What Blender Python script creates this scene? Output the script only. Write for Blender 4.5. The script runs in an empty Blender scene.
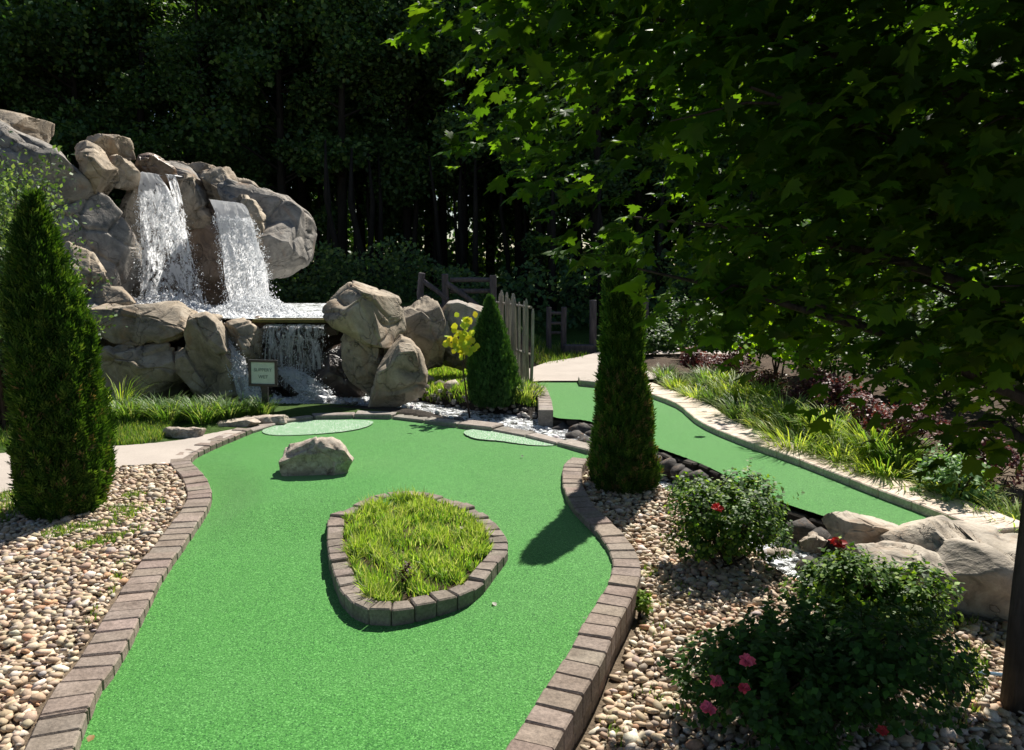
import bpy, bmesh, math, random
import numpy as np
from mathutils import Vector, Matrix, noise
R = math.radians
random.seed(7)
rng = np.random.default_rng(11)
sc = bpy.context.scene
C = sc.collection

# ------------------------------------------------------------------ camera
PITCH = R(8.2); FPX = 763.0; EYE = 1.7
cam_d = bpy.data.cameras.new('camera'); cam = bpy.data.objects.new('camera', cam_d); C.objects.link(cam)
cam.location = (0, 0, EYE); cam.rotation_euler = (R(90) - PITCH, 0, 0)
cam_d.sensor_width = 36; cam_d.lens = FPX / 1024 * 36; cam_d.clip_start = 0.05; cam_d.clip_end = 500
sc.camera = cam
# ------------------------------------------------------------------ light
SUN_EL = R(47); SUN_AZ = R(23)          # azimuth from +Y towards +X
SUN = Vector((math.sin(SUN_AZ) * math.cos(SUN_EL), math.cos(SUN_AZ) * math.cos(SUN_EL), math.sin(SUN_EL)))
w = bpy.data.worlds.new('World'); sc.world = w; w.use_nodes = True
nt = w.node_tree; bg = nt.nodes['Background']; bg.inputs[1].default_value = 0.05
sky = nt.nodes.new('ShaderNodeTexSky'); sky.sky_type = 'NISHITA'; sky.sun_disc = False
sky.sun_elevation = SUN_EL; sky.sun_rotation = SUN_AZ; sky.air_density = 1.0; sky.dust_density = 0.6
nt.links.new(sky.outputs[0], bg.inputs[0])
sl = bpy.data.lights.new('sun', 'SUN'); so = bpy.data.objects.new('sun', sl); C.objects.link(so)
sl.energy = 5.0; sl.angle = R(0.55); sl.color = (1.0, 0.95, 0.86)
so.rotation_euler = SUN.to_track_quat('Z', 'Y').to_euler(); so.location = (8, 14, 20)
sc.view_settings.view_transform = 'Standard'; sc.view_settings.look = 'None'
sc.view_settings.exposure = 0.88; sc.view_settings.gamma = 1
cy = sc.cycles
cy.max_bounces = 6; cy.diffuse_bounces = 3; cy.glossy_bounces = 2; cy.transmission_bounces = 4
cy.transparent_max_bounces = 8; cy.use_denoising = True; cy.sample_clamp_indirect = 4

# ------------------------------------------------------------------ pixel <-> world helpers
cp, sp_ = math.cos(PITCH), math.sin(PITCH)
def ray(px, py):
    a = (px - 512) / FPX; b = -(py - 375) / FPX
    return np.array((a, cp + b * sp_, -sp_ + b * cp))
def G(px, py, z=0.0):
    d = ray(px, py); t = (z - EYE) / d[2]
    return np.array((d[0] * t, d[1] * t, z))
def P(px, py, Y):
    d = ray(px, py); t = Y / d[1]
    return np.array((d[0] * t, Y, EYE + d[2] * t))
def smooth_line(pts, n=8, closed=False):
    p = np.asarray(pts, float); m = len(p); out = []
    rngm = m if closed else m - 1
    for i in range(rngm):
        if closed: a, b, c, d = p[(i - 1) % m], p[i], p[(i + 1) % m], p[(i + 2) % m]
        else: a, b, c, d = p[max(i - 1, 0)], p[i], p[i + 1], p[min(i + 2, m - 1)]
        for k in range(n):
            t = k / n
            out.append(0.5 * ((2 * b) + (-a + c) * t + (2 * a - 5 * b + 4 * c - d) * t * t + (-a + 3 * b - 3 * c + d) * t ** 3))
    if not closed: out.append(p[-1])
    return np.array(out)
def resample(line, step):
    d = np.r_[0, np.cumsum(np.linalg.norm(np.diff(line, axis=0), axis=1))]
    n = max(2, int(round(d[-1] / step)) + 1); s = np.linspace(0, d[-1], n)
    return np.stack([np.interp(s, d, line[:, k]) for k in range(line.shape[1])], 1)
def dist_line(X, Y, line, closed=False):
    L = np.asarray(line)[:, :2]
    if closed: L = np.vstack([L, L[:1]])
    best = np.full(X.shape, 1e9)
    for a, b in zip(L[:-1], L[1:]):
        v = b - a; q = max(v @ v, 1e-12)
        t = np.clip(((X - a[0]) * v[0] + (Y - a[1]) * v[1]) / q, 0, 1)
        best = np.minimum(best, np.hypot(X - a[0] - t * v[0], Y - a[1] - t * v[1]))
    return best
def sdf(X, Y, poly):                                    # negative inside
    L = np.asarray(poly)[:, :2]; ins = np.zeros(X.shape, bool); n = len(L)
    for i in range(n):
        x0, y0 = L[i]; x1, y1 = L[(i + 1) % n]
        if y0 == y1: continue
        c = ((y0 > Y) != (y1 > Y)) & (X < (x1 - x0) * (Y - y0) / (y1 - y0) + x0)
        ins ^= c
    d = dist_line(X, Y, L, True)
    return np.where(ins, -d, d)
def sstep(a, b, x):
    t = np.clip((x - a) / (b - a), 0, 1); return t * t * (3 - 2 * t)

# ------------------------------------------------------------------ object helpers
def tag(o, label=None, cat=None, group=None, kind=None):
    if label: o['label'] = label
    if cat: o['category'] = cat
    if group: o['group'] = group
    if kind: o['kind'] = kind
    return o
def empty(name, loc=(0, 0, 0), label=None, cat=None, group=None):
    o = bpy.data.objects.new(name, None); C.objects.link(o); o.location = tuple(float(v) for v in loc); o.empty_display_size = .1
    return tag(o, label, cat, group)
def mesh_np(name, V, F, mat, parent=None, smooth=False, col=None, loc=None):
    """V (n,3); F (m,k) of one k; col (n,3)"""
    V = np.asarray(V, np.float32); F = np.asarray(F, np.int32); k = F.shape[1]
    if loc is not None: V = V - np.asarray(loc, np.float32)
    me = bpy.data.meshes.new(name); me.vertices.add(len(V)); me.vertices.foreach_set('co', V.ravel())
    me.loops.add(F.size); me.loops.foreach_set('vertex_index', F.ravel())
    me.polygons.add(len(F)); me.polygons.foreach_set('loop_start', np.arange(0, F.size, k, dtype=np.int32))
    try: me.polygons.foreach_set('loop_total', np.full(len(F), k, np.int32))
    except Exception: pass
    me.update(calc_edges=True)
    if smooth: me.polygons.foreach_set('use_smooth', np.ones(len(F), bool))
    if col is not None:
        a = me.color_attributes.new('col', 'FLOAT_COLOR', 'POINT')
        c4 = np.ones((len(V), 4), np.float32); c4[:, :3] = col; a.data.foreach_set('color', c4.ravel())
    me.materials.append(mat); me.validate()
    o = bpy.data.objects.new(name, me); C.objects.link(o)
    if loc is not None and parent is None: o.location = tuple(float(v) for v in loc)
    if parent: o.parent = parent
    return o
class MB:
    def __init__(s): s.v = []; s.f = []; s.c = []
    def add(s, V, F, col=None):
        n = len(s.v); s.v += [tuple(map(float, q)) for q in V]; s.f += [tuple(int(i) + n for i in f) for f in F]
        s.c += [col or (1, 1, 1)] * len(V)
    def box(s, c, d, rot=None, col=None):
        V = [Vector((sx * d[0] / 2, sy * d[1] / 2, sz * d[2] / 2)) for sx in (-1, 1) for sy in (-1, 1) for sz in (-1, 1)]
        if rot: V = [rot @ q for q in V]
        V = [q + Vector(c) for q in V]
        s.add(V, [(0, 1, 3, 2), (4, 6, 7, 5), (0, 4, 5, 1), (2, 3, 7, 6), (0, 2, 6, 4), (1, 5, 7, 3)], col)
    def hexa(s, lo, hi, col=None):                        # lo, hi: 4 corners each, same winding (ccw from above)
        s.add(list(lo) + list(hi), [(3, 2, 1, 0), (4, 5, 6, 7), (0, 1, 5, 4), (1, 2, 6, 5), (2, 3, 7, 6), (3, 0, 4, 7)], col)
    def tube(s, pts, rad, n=8, col=None, cap=True):
        pts = [Vector(p) for p in pts]; rings = []; up = Vector((0.12, 0.31, 0.94))
        for i, p in enumerate(pts):
            t = (pts[min(i + 1, len(pts) - 1)] - pts[max(i - 1, 0)]).normalized()
            if abs(t.dot(up)) > .96: up = Vector((1, .1, 0))
            a = t.cross(up).normalized(); b = t.cross(a).normalized(); r = rad[i] if hasattr(rad, '__len__') else rad
            rings += [p + (a * math.cos(2 * math.pi * k / n) + b * math.sin(2 * math.pi * k / n)) * r for k in range(n)]
        F = []
        for i in range(len(pts) - 1):
            for k in range(n):
                F.append((i * n + k, i * n + (k + 1) % n, (i + 1) * n + (k + 1) % n, (i + 1) * n + k))
        if cap: F.append(tuple(range(n))[::-1]); F.append(tuple((len(pts) - 1) * n + k for k in range(n)))
        s.add(rings, F, col)
    def build(s, name, mat, parent=None, smooth=False, bevel=0, loc=None, seg=1):
        me = bpy.data.meshes.new(name); off = Vector(loc) if loc is not None else Vector((0, 0, 0))
        me.from_pydata([tuple(Vector(q) - off) for q in s.v], [], s.f); me.update()
        a = me.color_attributes.new('col', 'FLOAT_COLOR', 'POINT')
        a.data.foreach_set('color', np.array([(*c, 1) for c in s.c], np.float32).ravel())
        if smooth: me.polygons.foreach_set('use_smooth', [True] * len(me.polygons))
        me.materials.append(mat); o = bpy.data.objects.new(name, me); C.objects.link(o)
        if parent: o.parent = parent
        elif loc is not None: o.location = off
        if bevel:
            m = o.modifiers.new('b', 'BEVEL'); m.width = bevel; m.segments = seg; m.limit_method = 'ANGLE'
        return o

# ------------------------------------------------------------------ materials
def newmat(name):
    m = bpy.data.materials.new(name); m.use_nodes = True; n = m.node_tree; n.nodes.clear()
    out = n.nodes.new('ShaderNodeOutputMaterial'); return m, n, out
def N(n, t, **kw):
    nd = n.nodes.new(t)
    for k, v in kw.items():
        if k.startswith('i_'):
            key = k[2:]; key = int(key) if key.isdigit() else key.replace('_', ' ')
            nd.inputs[key].default_value = v
        else: setattr(nd, k, v)
    return nd
def ramp(n, src, stops):
    r = n.nodes.new('ShaderNodeValToRGB'); e = r.color_ramp.elements
    while len(e) < len(stops): e.new(0.5)
    for el, (p, c) in zip(e, stops): el.position = p; el.color = (*c, 1) if len(c) == 3 else c
    n.links.new(src, r.inputs[0]); return r
def mixc(n, fac, a, b, mode='MIX'):
    m = n.nodes.new('ShaderNodeMix'); m.data_type = 'RGBA'; m.blend_type = mode
    for s, i in ((fac, 0), (a, 6), (b, 7)):
        if hasattr(s, 'links'): n.links.new(s, m.inputs[i])
        elif i == 0: m.inputs[0].default_value = s
        else: m.inputs[i].default_value = (*s, 1)
    return m.outputs[2]
def bump(n, h, strength=.3, dist=.02, prev=None):
    b = N(n, 'ShaderNodeBump'); b.inputs['Strength'].default_value = strength; b.inputs['Distance'].default_value = dist
    n.links.new(h, b.inputs['Height'])
    if prev: n.links.new(prev, b.inputs['Normal'])
    return b.outputs[0]
def coords(n, kind='Object'):
    return n.nodes.new('ShaderNodeTexCoord').outputs[kind]
def geo(n): return n.nodes.new('ShaderNodeNewGeometry').outputs['Position']
def noise_t(n, vec, scale, detail=4, rough=.55, dist=0):
    t = N(n, 'ShaderNodeTexNoise'); n.links.new(vec, t.inputs['Vector'])
    t.inputs['Scale'].default_value = scale; t.inputs['Detail'].default_value = detail
    t.inputs['Roughness'].default_value = rough; t.inputs['Distortion'].default_value = dist
    return t.outputs[0]
def principled(n, out, rough=.8, spec=.3):
    b = N(n, 'ShaderNodeBsdfPrincipled'); b.inputs['Roughness'].default_value = rough
    b.inputs['Specular IOR Level'].default_value = spec; n.links.new(b.outputs[0], out.inputs[0]); return b
def scaled(n, vec, s):
    m = N(n, 'ShaderNodeMapping'); m.inputs['Scale'].default_value = s; n.links.new(vec, m.inputs[0]); return m.outputs[0]

def mat_leaf(name, trans=.35, rough=.5, spec=.3, tint=(1, 1, 1), tcol=(1.6, 1.9, .5)):
    m, n, out = newmat(name); a = N(n, 'ShaderNodeAttribute', attribute_name='col').outputs['Color']
    c = mixc(n, 1.0, a, tint, 'MULTIPLY')
    b = N(n, 'ShaderNodeBsdfPrincipled'); b.inputs['Roughness'].default_value = rough; b.inputs['Specular IOR Level'].default_value = spec
    n.links.new(c, b.inputs['Base Color'])
    t = N(n, 'ShaderNodeBsdfTranslucent'); n.links.new(mixc(n, 1.0, c, tcol, 'MULTIPLY'), t.inputs[0])
    mx = N(n, 'ShaderNodeMixShader'); mx.inputs[0].default_value = trans
    n.links.new(b.outputs[0], mx.inputs[1]); n.links.new(t.outputs[0], mx.inputs[2]); n.links.new(mx.outputs[0], out.inputs[0])
    return m
def mat_bark(name, c1, c2, sc_=9):
    m, n, out = newmat(name); b = principled(n, out, .9, .15); p = scaled(n, coords(n), (1, 1, .18))
    t = noise_t(n, p, sc_ * 3, 5, .7); r = ramp(n, t, [(.3, c1), (.7, c2)]); n.links.new(r.outputs[0], b.inputs['Base Color'])
    n.links.new(bump(n, t, .9, .02), b.inputs['Normal']); return m
def mat_rock(name, cols, wet=0, scale=1.0, strata=True):
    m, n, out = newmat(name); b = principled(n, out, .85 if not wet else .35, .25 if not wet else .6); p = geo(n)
    big = noise_t(n, p, .9 * scale, 4, .6, .4); mid = noise_t(n, p, 3.4 * scale, 6, .65, .6); fine = noise_t(n, p, 38 * scale, 4, .7)
    r1 = ramp(n, big, [(.30, cols[0]), (.46, cols[1]), (.60, cols[2]), (.75, cols[3])])
    r2 = ramp(n, mid, [(.33, tuple(x * .5 for x in cols[1])), (.5, cols[2]), (.68, tuple(min(1, x * 1.25) for x in cols[3]))])
    c = mixc(n, .6, r1.outputs[0], r2.outputs[0])
    # rust stains and lichen
    st = ramp(n, noise_t(n, scaled(n, p, (1, 1, .45)), 1.9 * scale, 5, .7, 1.2), [(.55, (0, 0, 0)), (.72, (1, 1, 1))])
    c = mixc(n, st.outputs[0], c, mixc(n, .6, c, (.30, .17, .09)))
    c = mixc(n, .55, c, mixc(n, fine, (.45, .45, .45), (1.35, 1.35, 1.35)), 'MULTIPLY')
    # vein cracks
    vo = N(n, 'ShaderNodeTexVoronoi', feature='DISTANCE_TO_EDGE'); vo.inputs['Scale'].default_value = .9 * scale
    dm = N(n, 'ShaderNodeVectorMath', operation='ADD'); n.links.new(p, dm.inputs[0])
    nz = N(n, 'ShaderNodeTexNoise'); nz.inputs['Scale'].default_value = 2.3 * scale; nz.inputs['Detail'].default_value = 5; n.links.new(p, nz.inputs['Vector'])
    ms = N(n, 'ShaderNodeVectorMath', operation='SCALE'); ms.inputs['Scale'].default_value = 1.1 / scale; n.links.new(nz.outputs['Color'], ms.inputs[0]); n.links.new(ms.outputs[0], dm.inputs[1])
    n.links.new(dm.outputs[0], vo.inputs['Vector'])
    ck = ramp(n, vo.outputs['Distance'], [(0, (0, 0, 0)), (.012, (1, 1, 1))])
    c = mixc(n, .4, c, ck.outputs[0], 'MULTIPLY')
    n.links.new(c, b.inputs['Base Color'])
    nb = bump(n, mid, .7, .05 / scale); nb = bump(n, fine, .45, .012 / scale, nb); nb = bump(n, ck.outputs[0], .6, .02 / scale, nb)
    n.links.new(nb, b.inputs['Normal'])
    return m
TAN = [(.085, .08, .075), (.20, .175, .14), (.36, .29, .21), (.46, .395, .31)]
GREY = [(.08, .082, .085), (.165, .16, .15), (.28, .25, .215), (.40, .36, .31)]
M = {}
M['rock_tan'] = mat_rock('rock_tan', TAN); M['rock_grey'] = mat_rock('rock_grey', GREY)
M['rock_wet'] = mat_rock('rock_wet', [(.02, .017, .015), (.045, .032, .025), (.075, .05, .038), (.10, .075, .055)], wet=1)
M['rock_rust'] = mat_rock('rock_rust', [(.05, .035, .03), (.11, .07, .05), (.20, .13, .08), (.26, .20, .15)], wet=1)
M['rock_small'] = mat_rock('rock_small', [(.17, .145, .12), (.30, .25, .20), (.45, .38, .31), (.55, .49, .42)], scale=5)
M['rock_right'] = mat_rock('rock_right', [(.17, .15, .13), (.28, .245, .205), (.42, .36, .29), (.50, .45, .38)], scale=1.6)
M['dark_stone'] = mat_rock('dark_stone', [(.02, .018, .017), (.04, .035, .032), (.07, .062, .058), (.13, .12, .11)], wet=0, scale=5)

m, n, out = newmat('turf'); b = principled(n, out, .8, .18); p = geo(n)     # synthetic turf
f1 = noise_t(n, p, 120, 3, 1.0); f2 = noise_t(n, p, 90, 3, .7); f3 = noise_t(n, p, 1.3, 4, .6)
r = ramp(n, f1, [(.40, (.010, .082, .010)), (.5, (.038, .190, .026)), (.60, (.11, .36, .072))])
c = mixc(n, .22, r.outputs[0], ramp(n, f2, [(.3, (.022, .135, .016)), (.7, (.068, .26, .042))]).outputs[0])
c = mixc(n, ramp(n, f3, [(.35, (0, 0, 0)), (.7, (1, 1, 1))]).outputs[0], c, mixc(n, .4, c, (.075, .215, .055)))
vv = N(n, 'ShaderNodeTexVoronoi', feature='F1'); vv.inputs['Scale'].default_value = 190; n.links.new(p, vv.inputs['Vector'])
sv = N(n, 'ShaderNodeSeparateXYZ'); n.links.new(vv.outputs['Color'], sv.inputs[0])
c = mixc(n, ramp(n, sv.outputs[0], [(.80, (0, 0, 0)), (.95, (.8, .8, .8))]).outputs[0], c, (.15, .40, .11)); c = mixc(n, ramp(n, sv.outputs[1], [(.80, (0, 0, 0)), (.95, (.8, .8, .8))]).outputs[0], c, (.008, .07, .012))
n.links.new(c, b.inputs['Base Color']); b.inputs['Sheen Weight'].default_value = .45; b.inputs['Sheen Roughness'].default_value = .26; b.inputs['Sheen Tint'].default_value = (.9, 1, .7, 1)
nb = bump(n, f2, .5, .008); n.links.new(bump(n, f1, .6, .004, nb), b.inputs['Normal']); M['turf'] = m

m, n, out = newmat('block'); b = principled(n, out, .88, .2); p = geo(n)
a = N(n, 'ShaderNodeAttribute', attribute_name='col').outputs['Color']
f = noise_t(n, p, 60, 4, .7); g = noise_t(n, p, 9, 4, .6)
c = mixc(n, 1, a, ramp(n, f, [(.25, (.55, .55, .55)), (.75, (1.35, 1.33, 1.3))]).outputs[0], 'MULTIPLY')
c = mixc(n, 1, c, ramp(n, g, [(.3, (.72, .70, .68)), (.65, (1.1, 1.1, 1.1))]).outputs[0], 'MULTIPLY')
n.links.new(c, b.inputs['Base Color']); n.links.new(bump(n, f, .6, .006), b.inputs['Normal']); M['block'] = m

m, n, out = newmat('ground'); b = principled(n, out, .95, .1); p = geo(n)
a = N(n, 'ShaderNodeAttribute', attribute_name='col').outputs['Color']
f = noise_t(n, p, 25, 5, .7); g = noise_t(n, p, 2.2, 5, .6)
c = mixc(n, 1, a, ramp(n, f, [(.25, (.5, .5, .5)), (.75, (1.5, 1.45, 1.4))]).outputs[0], 'MULTIPLY')
c = mixc(n, 1, c, ramp(n, g, [(.3, (.7, .7, .7)), (.7, (1.2, 1.2, 1.2))]).outputs[0], 'MULTIPLY')
n.links.new(c, b.inputs['Base Color']); n.links.new(bump(n, f, .9, .03), b.inputs['Normal']); M['ground'] = m

m, n, out = newmat('concrete'); b = principled(n, out, .9, .2); p = geo(n)
f = noise_t(n, p, 90, 4, .7); g = noise_t(n, p, 2.2, 5, .65)
c = mixc(n, .5, ramp(n, f, [(.3, (.30, .26, .225)), (.7, (.47, .42, .37))]).outputs[0], ramp(n, g, [(.3, (.33, .285, .25)), (.7, (.47, .41, .36))]).outputs[0])
n.links.new(c, b.inputs['Base Color']); n.links.new(bump(n, f, .4, .004), b.inputs['Normal']); M['concrete'] = m

m, n, out = newmat('pebble'); b = principled(n, out, .75, .3); p = geo(n)
a = N(n, 'ShaderNodeAttribute', attribute_name='col').outputs['Color']
f = noise_t(n, p, 110, 3, .65)
c = mixc(n, 1, a, ramp(n, f, [(.3, (.78, .76, .74)), (.7, (1.15, 1.15, 1.15))]).outputs[0], 'MULTIPLY')
n.links.new(c, b.inputs['Base Color']); n.links.new(bump(n, f, .25, .004), b.inputs['Normal']); M['pebble'] = m

M['maple'] = mat_leaf('maple_leaf', .44, .55, .10, (1, 1, 1), (3.6, 3.4, .45))
M['arbor'] = mat_leaf('arborvitae_spray', .2, .7, .12, (1, 1, 1), (1.8, 1.8, .5))
M['leaf'] = mat_leaf('shrub_leaf', .3, .55, .2, (1, 1, 1), (1.9, 2.0, .5))
M['grass'] = mat_leaf('grass_blade', .4, .5, .3, (1, 1, 1), (1.5, 1.5, .6))
M['wood_leaf'] = mat_leaf('wood_leaf', .3, .55, .3, (1, 1, 1), (1.8, 2.0, .5))
M['petal'] = mat_leaf('petal', .35, .5, .2, (1, 1, 1), (1.2, 1, 1))
M['barberry'] = mat_leaf('barberry_leaf', .3, .5, .25, (1, 1, 1), (1.5, .9, .7))
M['bark'] = mat_bark('maple_bark', (.03, .024, .02), (.11, .09, .075))
M['bark_dark'] = mat_bark('woodland_bark', (.008, .007, .006), (.03, .026, .022), 3)
M['stem'] = mat_bark('stem_bark', (.03, .02, .015), (.09, .06, .04))
M['log'] = mat_bark('weathered_log', (.05, .045, .05), (.13, .115, .12), 6)
M['stake'] = mat_bark('grey_stake', (.14, .13, .11), (.42, .39, .33), 6)

m, n, out = newmat('foam'); a = N(n, 'ShaderNodeBsdfPrincipled'); a.inputs['Base Color'].default_value = (.94, .95, .96, 1); a.inputs['Roughness'].default_value = .3
a.inputs['Specular IOR Level'].default_value = .5
t = N(n, 'ShaderNodeBsdfTranslucent'); t.inputs[0].default_value = (.95, .96, .97, 1)
mx = N(n, 'ShaderNodeMixShader'); mx.inputs[0].default_value = .6; n.links.new(a.outputs[0], mx.inputs[1]); n.links.new(t.outputs[0], mx.inputs[2]); n.links.new(mx.outputs[0], out.inputs[0]); M['foam'] = m

def mat_water(name, foam_lo, foam_hi, tint, fs=9):
    m, n, out = newmat(name); b = principled(n, out, .06, .6); p = geo(n)
    wv = noise_t(n, p, fs * 2.4, 4, .7, .6); fo = noise_t(n, p, fs, 6, .75, .9)
    fr = ramp(n, fo, [(foam_lo, (0, 0, 0)), (foam_hi, (1, 1, 1))])
    n.links.new(mixc(n, fr.outputs[0], tint, (.82, .86, .9)), b.inputs['Base Color'])
    rr = ramp(n, fr.outputs[0], [(0, (.05, .05, .05)), (1, (.6, .6, .6))]); n.links.new(rr.outputs[0], b.inputs['Roughness'])
    n.links.new(bump(n, wv, .8, .03), b.inputs['Normal']); return m
M['pool'] = mat_water('pool_water', .46, .60, (.05, .06, .05))
M['pool_foamy'] = mat_water('upper_pool_water', .42, .58, (.10, .11, .09), 7)
M['stream'] = mat_water('stream_water', .45, .60, (.035, .035, .03), 14)
def flat(name, col, rough=.6, spec=.3, nz=0, ns=40):
    m, n, out = newmat(name); b = principled(n, out, rough, spec)
    if nz:
        f = noise_t(n, coords(n), ns, 4, .7); c = ramp(n, f, [(.3, tuple(x * (1 - nz) for x in col)), (.7, tuple(x * (1 + nz) for x in col))])
        n.links.new(c.outputs[0], b.inputs['Base Color'])
    else: b.inputs['Base Color'].default_value = (*col, 1)
    return m
M['black'] = flat('sign_frame_paint', (.015, .015, .016), .4, .5, .3)
M['board'] = flat('sign_board_paint', (.42, .52, .47), .5, .4, .08, 12)
M['ink'] = flat('sign_lettering_ink', (.10, .15, .14), .6, .2)
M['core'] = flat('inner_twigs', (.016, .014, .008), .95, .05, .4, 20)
M['blue'] = flat('blue_plastic', (.25, .42, .6), .4, .5, .1)

# net material: pale mesh over turf
m, n, out = newmat('netting'); b = principled(n, out, .8, .2); p = geo(n)
vo = N(n, 'ShaderNodeTexVoronoi', feature='DISTANCE_TO_EDGE'); vo.inputs['Scale'].default_value = 42; n.links.new(p, vo.inputs['Vector'])
r = ramp(n, vo.outputs['Distance'], [(.04, (.42, .47, .40)), (.13, (.08, .24, .09))]); n.links.new(r.outputs[0], b.inputs['Base Color']); M['net'] = m

# ------------------------------------------------------------------ plan of the place (outlines on the ground)
def W(pts, z=0): return np.array([G(x, y, z)[:2] for x, y in pts])
g1_in = [(80, 750), (89, 725), (101, 695), (118, 672), (136, 638), (153, 603), (167, 576), (178, 560), (192, 539), (205, 519), (212, 502), (209, 490), (203, 479), (191, 466), (198, 458), (219, 448), (252, 434), (281, 425), (317, 419.5), (344, 418.5), (393, 419.5), (442, 426), (497, 433), (544, 443), (588, 455), (572, 462), (564, 470), (562, 485), (566, 500), (575, 515), (592, 533), (605, 550), (612, 567), (611, 582), (601, 602), (586, 626), (569, 660), (540, 706), (512, 750)]
lk = W(g1_in[:17]); bk = W(g1_in[17:25]); rk = W(g1_in[25:])
ext0 = lk[0] + (lk[0] - lk[1]) / np.linalg.norm(lk[0] - lk[1]) * 2.0
ext1 = rk[-1] + (rk[-1] - rk[-2]) / np.linalg.norm(rk[-1] - rk[-2]) * 2.0
LK = smooth_line(np.vstack([ext0, lk[:-1], lk[-1]]), 6); RK = smooth_line(np.vstack([rk, ext1]), 6)
BK = smooth_line(np.vstack([lk[-1], bk]), 6)
GREEN1 = np.vstack([LK, BK, RK])
Z2 = 0.05
g2 = [(553, 416), (551, 400), (545, 388), (530, 380), (518, 377), (541, 374), (576, 374), (600, 378), (628, 388), (651, 398), (678, 409), (700, 427), (741, 445), (786, 461), (832, 479), (877, 497), (940, 521), (985, 540), (975, 556), (935, 545), (870, 528), (805, 509), (760, 492), (709, 466), (664, 449), (640, 440), (591, 421)]
G2 = W(g2, Z2); K2 = smooth_line(W(g2[8:18], Z2), 6)
GREEN2 = smooth_line(G2, 4, True)
ISL_px = [(329, 528, 0), (327, 548, 0), (329, 567, 0), (338, 597, 0), (349, 614, 0), (362, 623, 0), (384, 626, 0), (408, 624, 0), (438, 617, 0), (462, 610, 0), (483, 597, 0), (501, 573, 0), (508, 553, .05), (505, 533, .09), (493, 517, .1), (473, 503, .1), (450, 495, .1), (427, 490, .1), (394, 489, .1), (368, 495, .1), (345, 506, .1), (333, 517, .05)]
ISL = smooth_line(np.array([G(x, y, z)[:2] for x, y, z in ISL_px]), 6, True)
LBED = W([(-400, 520), (0, 494), (60, 482), (126, 466), (172, 465), (186, 470), (196, 485), (200, 502), (190, 520), (160, 560), (125, 620), (85, 690), (40, 760)], .04)
LBED = np.vstack([LBED, [[-1.75, .8], [-6, .8]]])
LPATH = W([(-500, 432), (-100, 450), (0, 454), (60, 449), (126, 446), (160, 443), (185, 440), (210, 434), (238, 429), (247, 430), (205, 446), (183, 459), (172, 464), (126, 466), (60, 481), (0, 493), (-100, 512), (-500, 560)], .045)
FPATH = W([(495, 384), (520, 372), (548, 362), (575, 358), (600, 352), (690, 350), (760, 352), (800, 358), (760, 366), (700, 372), (650, 380), (612, 380), (600, 381), (541, 381), (518, 383)], .07)
STREAM = smooth_line(np.vstack([W([(240, 398), (330, 399), (390, 404), (440, 412), (520, 425)], -.06), W([(600, 450), (650, 470), (700, 492), (745, 512), (785, 533), (830, 562), (900, 590)], -.16)]), 5)
def wz(Y): return -.06 - .10 * (1 - sstep(6.3, 7.8, Y))
MOUND = G(478, 392, .1)[:2]

# ------------------------------------------------------------------ ground
def ground_h(X, Y, masks=False):
    d1 = sdf(X, Y, GREEN1); d2 = sdf(X, Y, GREEN2)
    ds = dist_line(X, Y, STREAM)
    h = np.full(X.shape, -.02) + .012 * np.sin(X * 3.1 + 1) * np.sin(Y * 2.7)
    # right bed is lower than the putting surface near the camera
    rb = sstep(.0, .4, X + .1) * (1 - sstep(4.6, 6.0, Y))
    h = h * (1 - rb) - .14 * rb
    # left side flush with the kerb
    lf = sstep(-.7, -1.0, X) * (1 - sstep(8.5, 9.5, Y)); h = h * (1 - lf) + .035 * lf
    # rise behind
    h = h + .95 * sstep(11.2, 13.5, Y) * (1 - sstep(-1.6, -.3, X)) + .8 * sstep(12.5, 15, Y) * (1 - sstep(-.3, .9, X)) * sstep(-1.6, -.3, X)
    h = h + .5 * sstep(17, 22, Y) * sstep(-1, 1.5, X) * (1 - 0 * X)
    # right garden
    dk = dist_line(X, Y, K2); rg = sstep(.25, .6, dk) * (d2 > 0) * sstep(2.2, 3.0, X - (7.5 - Y) * .12) * (1 - sstep(13, 15, Y))
    h = h + .18 * rg
    h = h + 0.18 * np.exp(-((X - MOUND[0]) ** 2 / .7 + (Y - MOUND[1]) ** 2 / .8))
    rw = .26; ws = 1 - sstep(rw, rw + .26, ds); h = h * (1 - ws) + (wz(Y) - .08 + .05 * np.sin(X * 9) * np.sin(Y * 11)) * ws
    h = np.where(d1 < .10, np.minimum(h, -.07), h)
    h = np.where(d2 < .06, np.minimum(h, -.02), h)
    if not masks: return h
    return h, d1, d2, ds
def axis(lo, hi, fine_lo, fine_hi, step, grow=1.22):
    a = list(np.arange(fine_lo, fine_hi + step / 2, step)); s = step
    while a[-1] < hi: s *= grow; a.append(a[-1] + s)
    s = step; b = [a[0]]
    while b[-1] > lo: s *= grow; b.append(b[-1] - s)
    return np.array(b[::-1][:-1] + a)
xs = axis(-150, 150, -5, 6.0, .055); ys = axis(-40, 260, 1.2, 13, .055)
X, Y = np.meshgrid(xs, ys)
H, d1, d2, ds = ground_h(X, Y, True)
nx, ny = len(xs), len(ys)
idx = np.arange(nx * ny).reshape(ny, nx)
F = np.stack([idx[:-1, :-1], idx[:-1, 1:], idx[1:, 1:], idx[1:, :-1]], -1).reshape(-1, 4)
soil = np.array((.085, .062, .045)); grs = np.array((.045, .085, .018)); bedc = np.array((.16, .125, .09)); wet = np.array((.03, .026, .022))
col = np.empty((ny, nx, 3)); col[:] = soil
gm = ((X < -1) & (Y > 6.6) & (Y < 12)) | ((Y > 14.5))
col[gm] = grs
lb = sdf(X, Y, LBED) < 0; col[lb] = bedc
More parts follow.
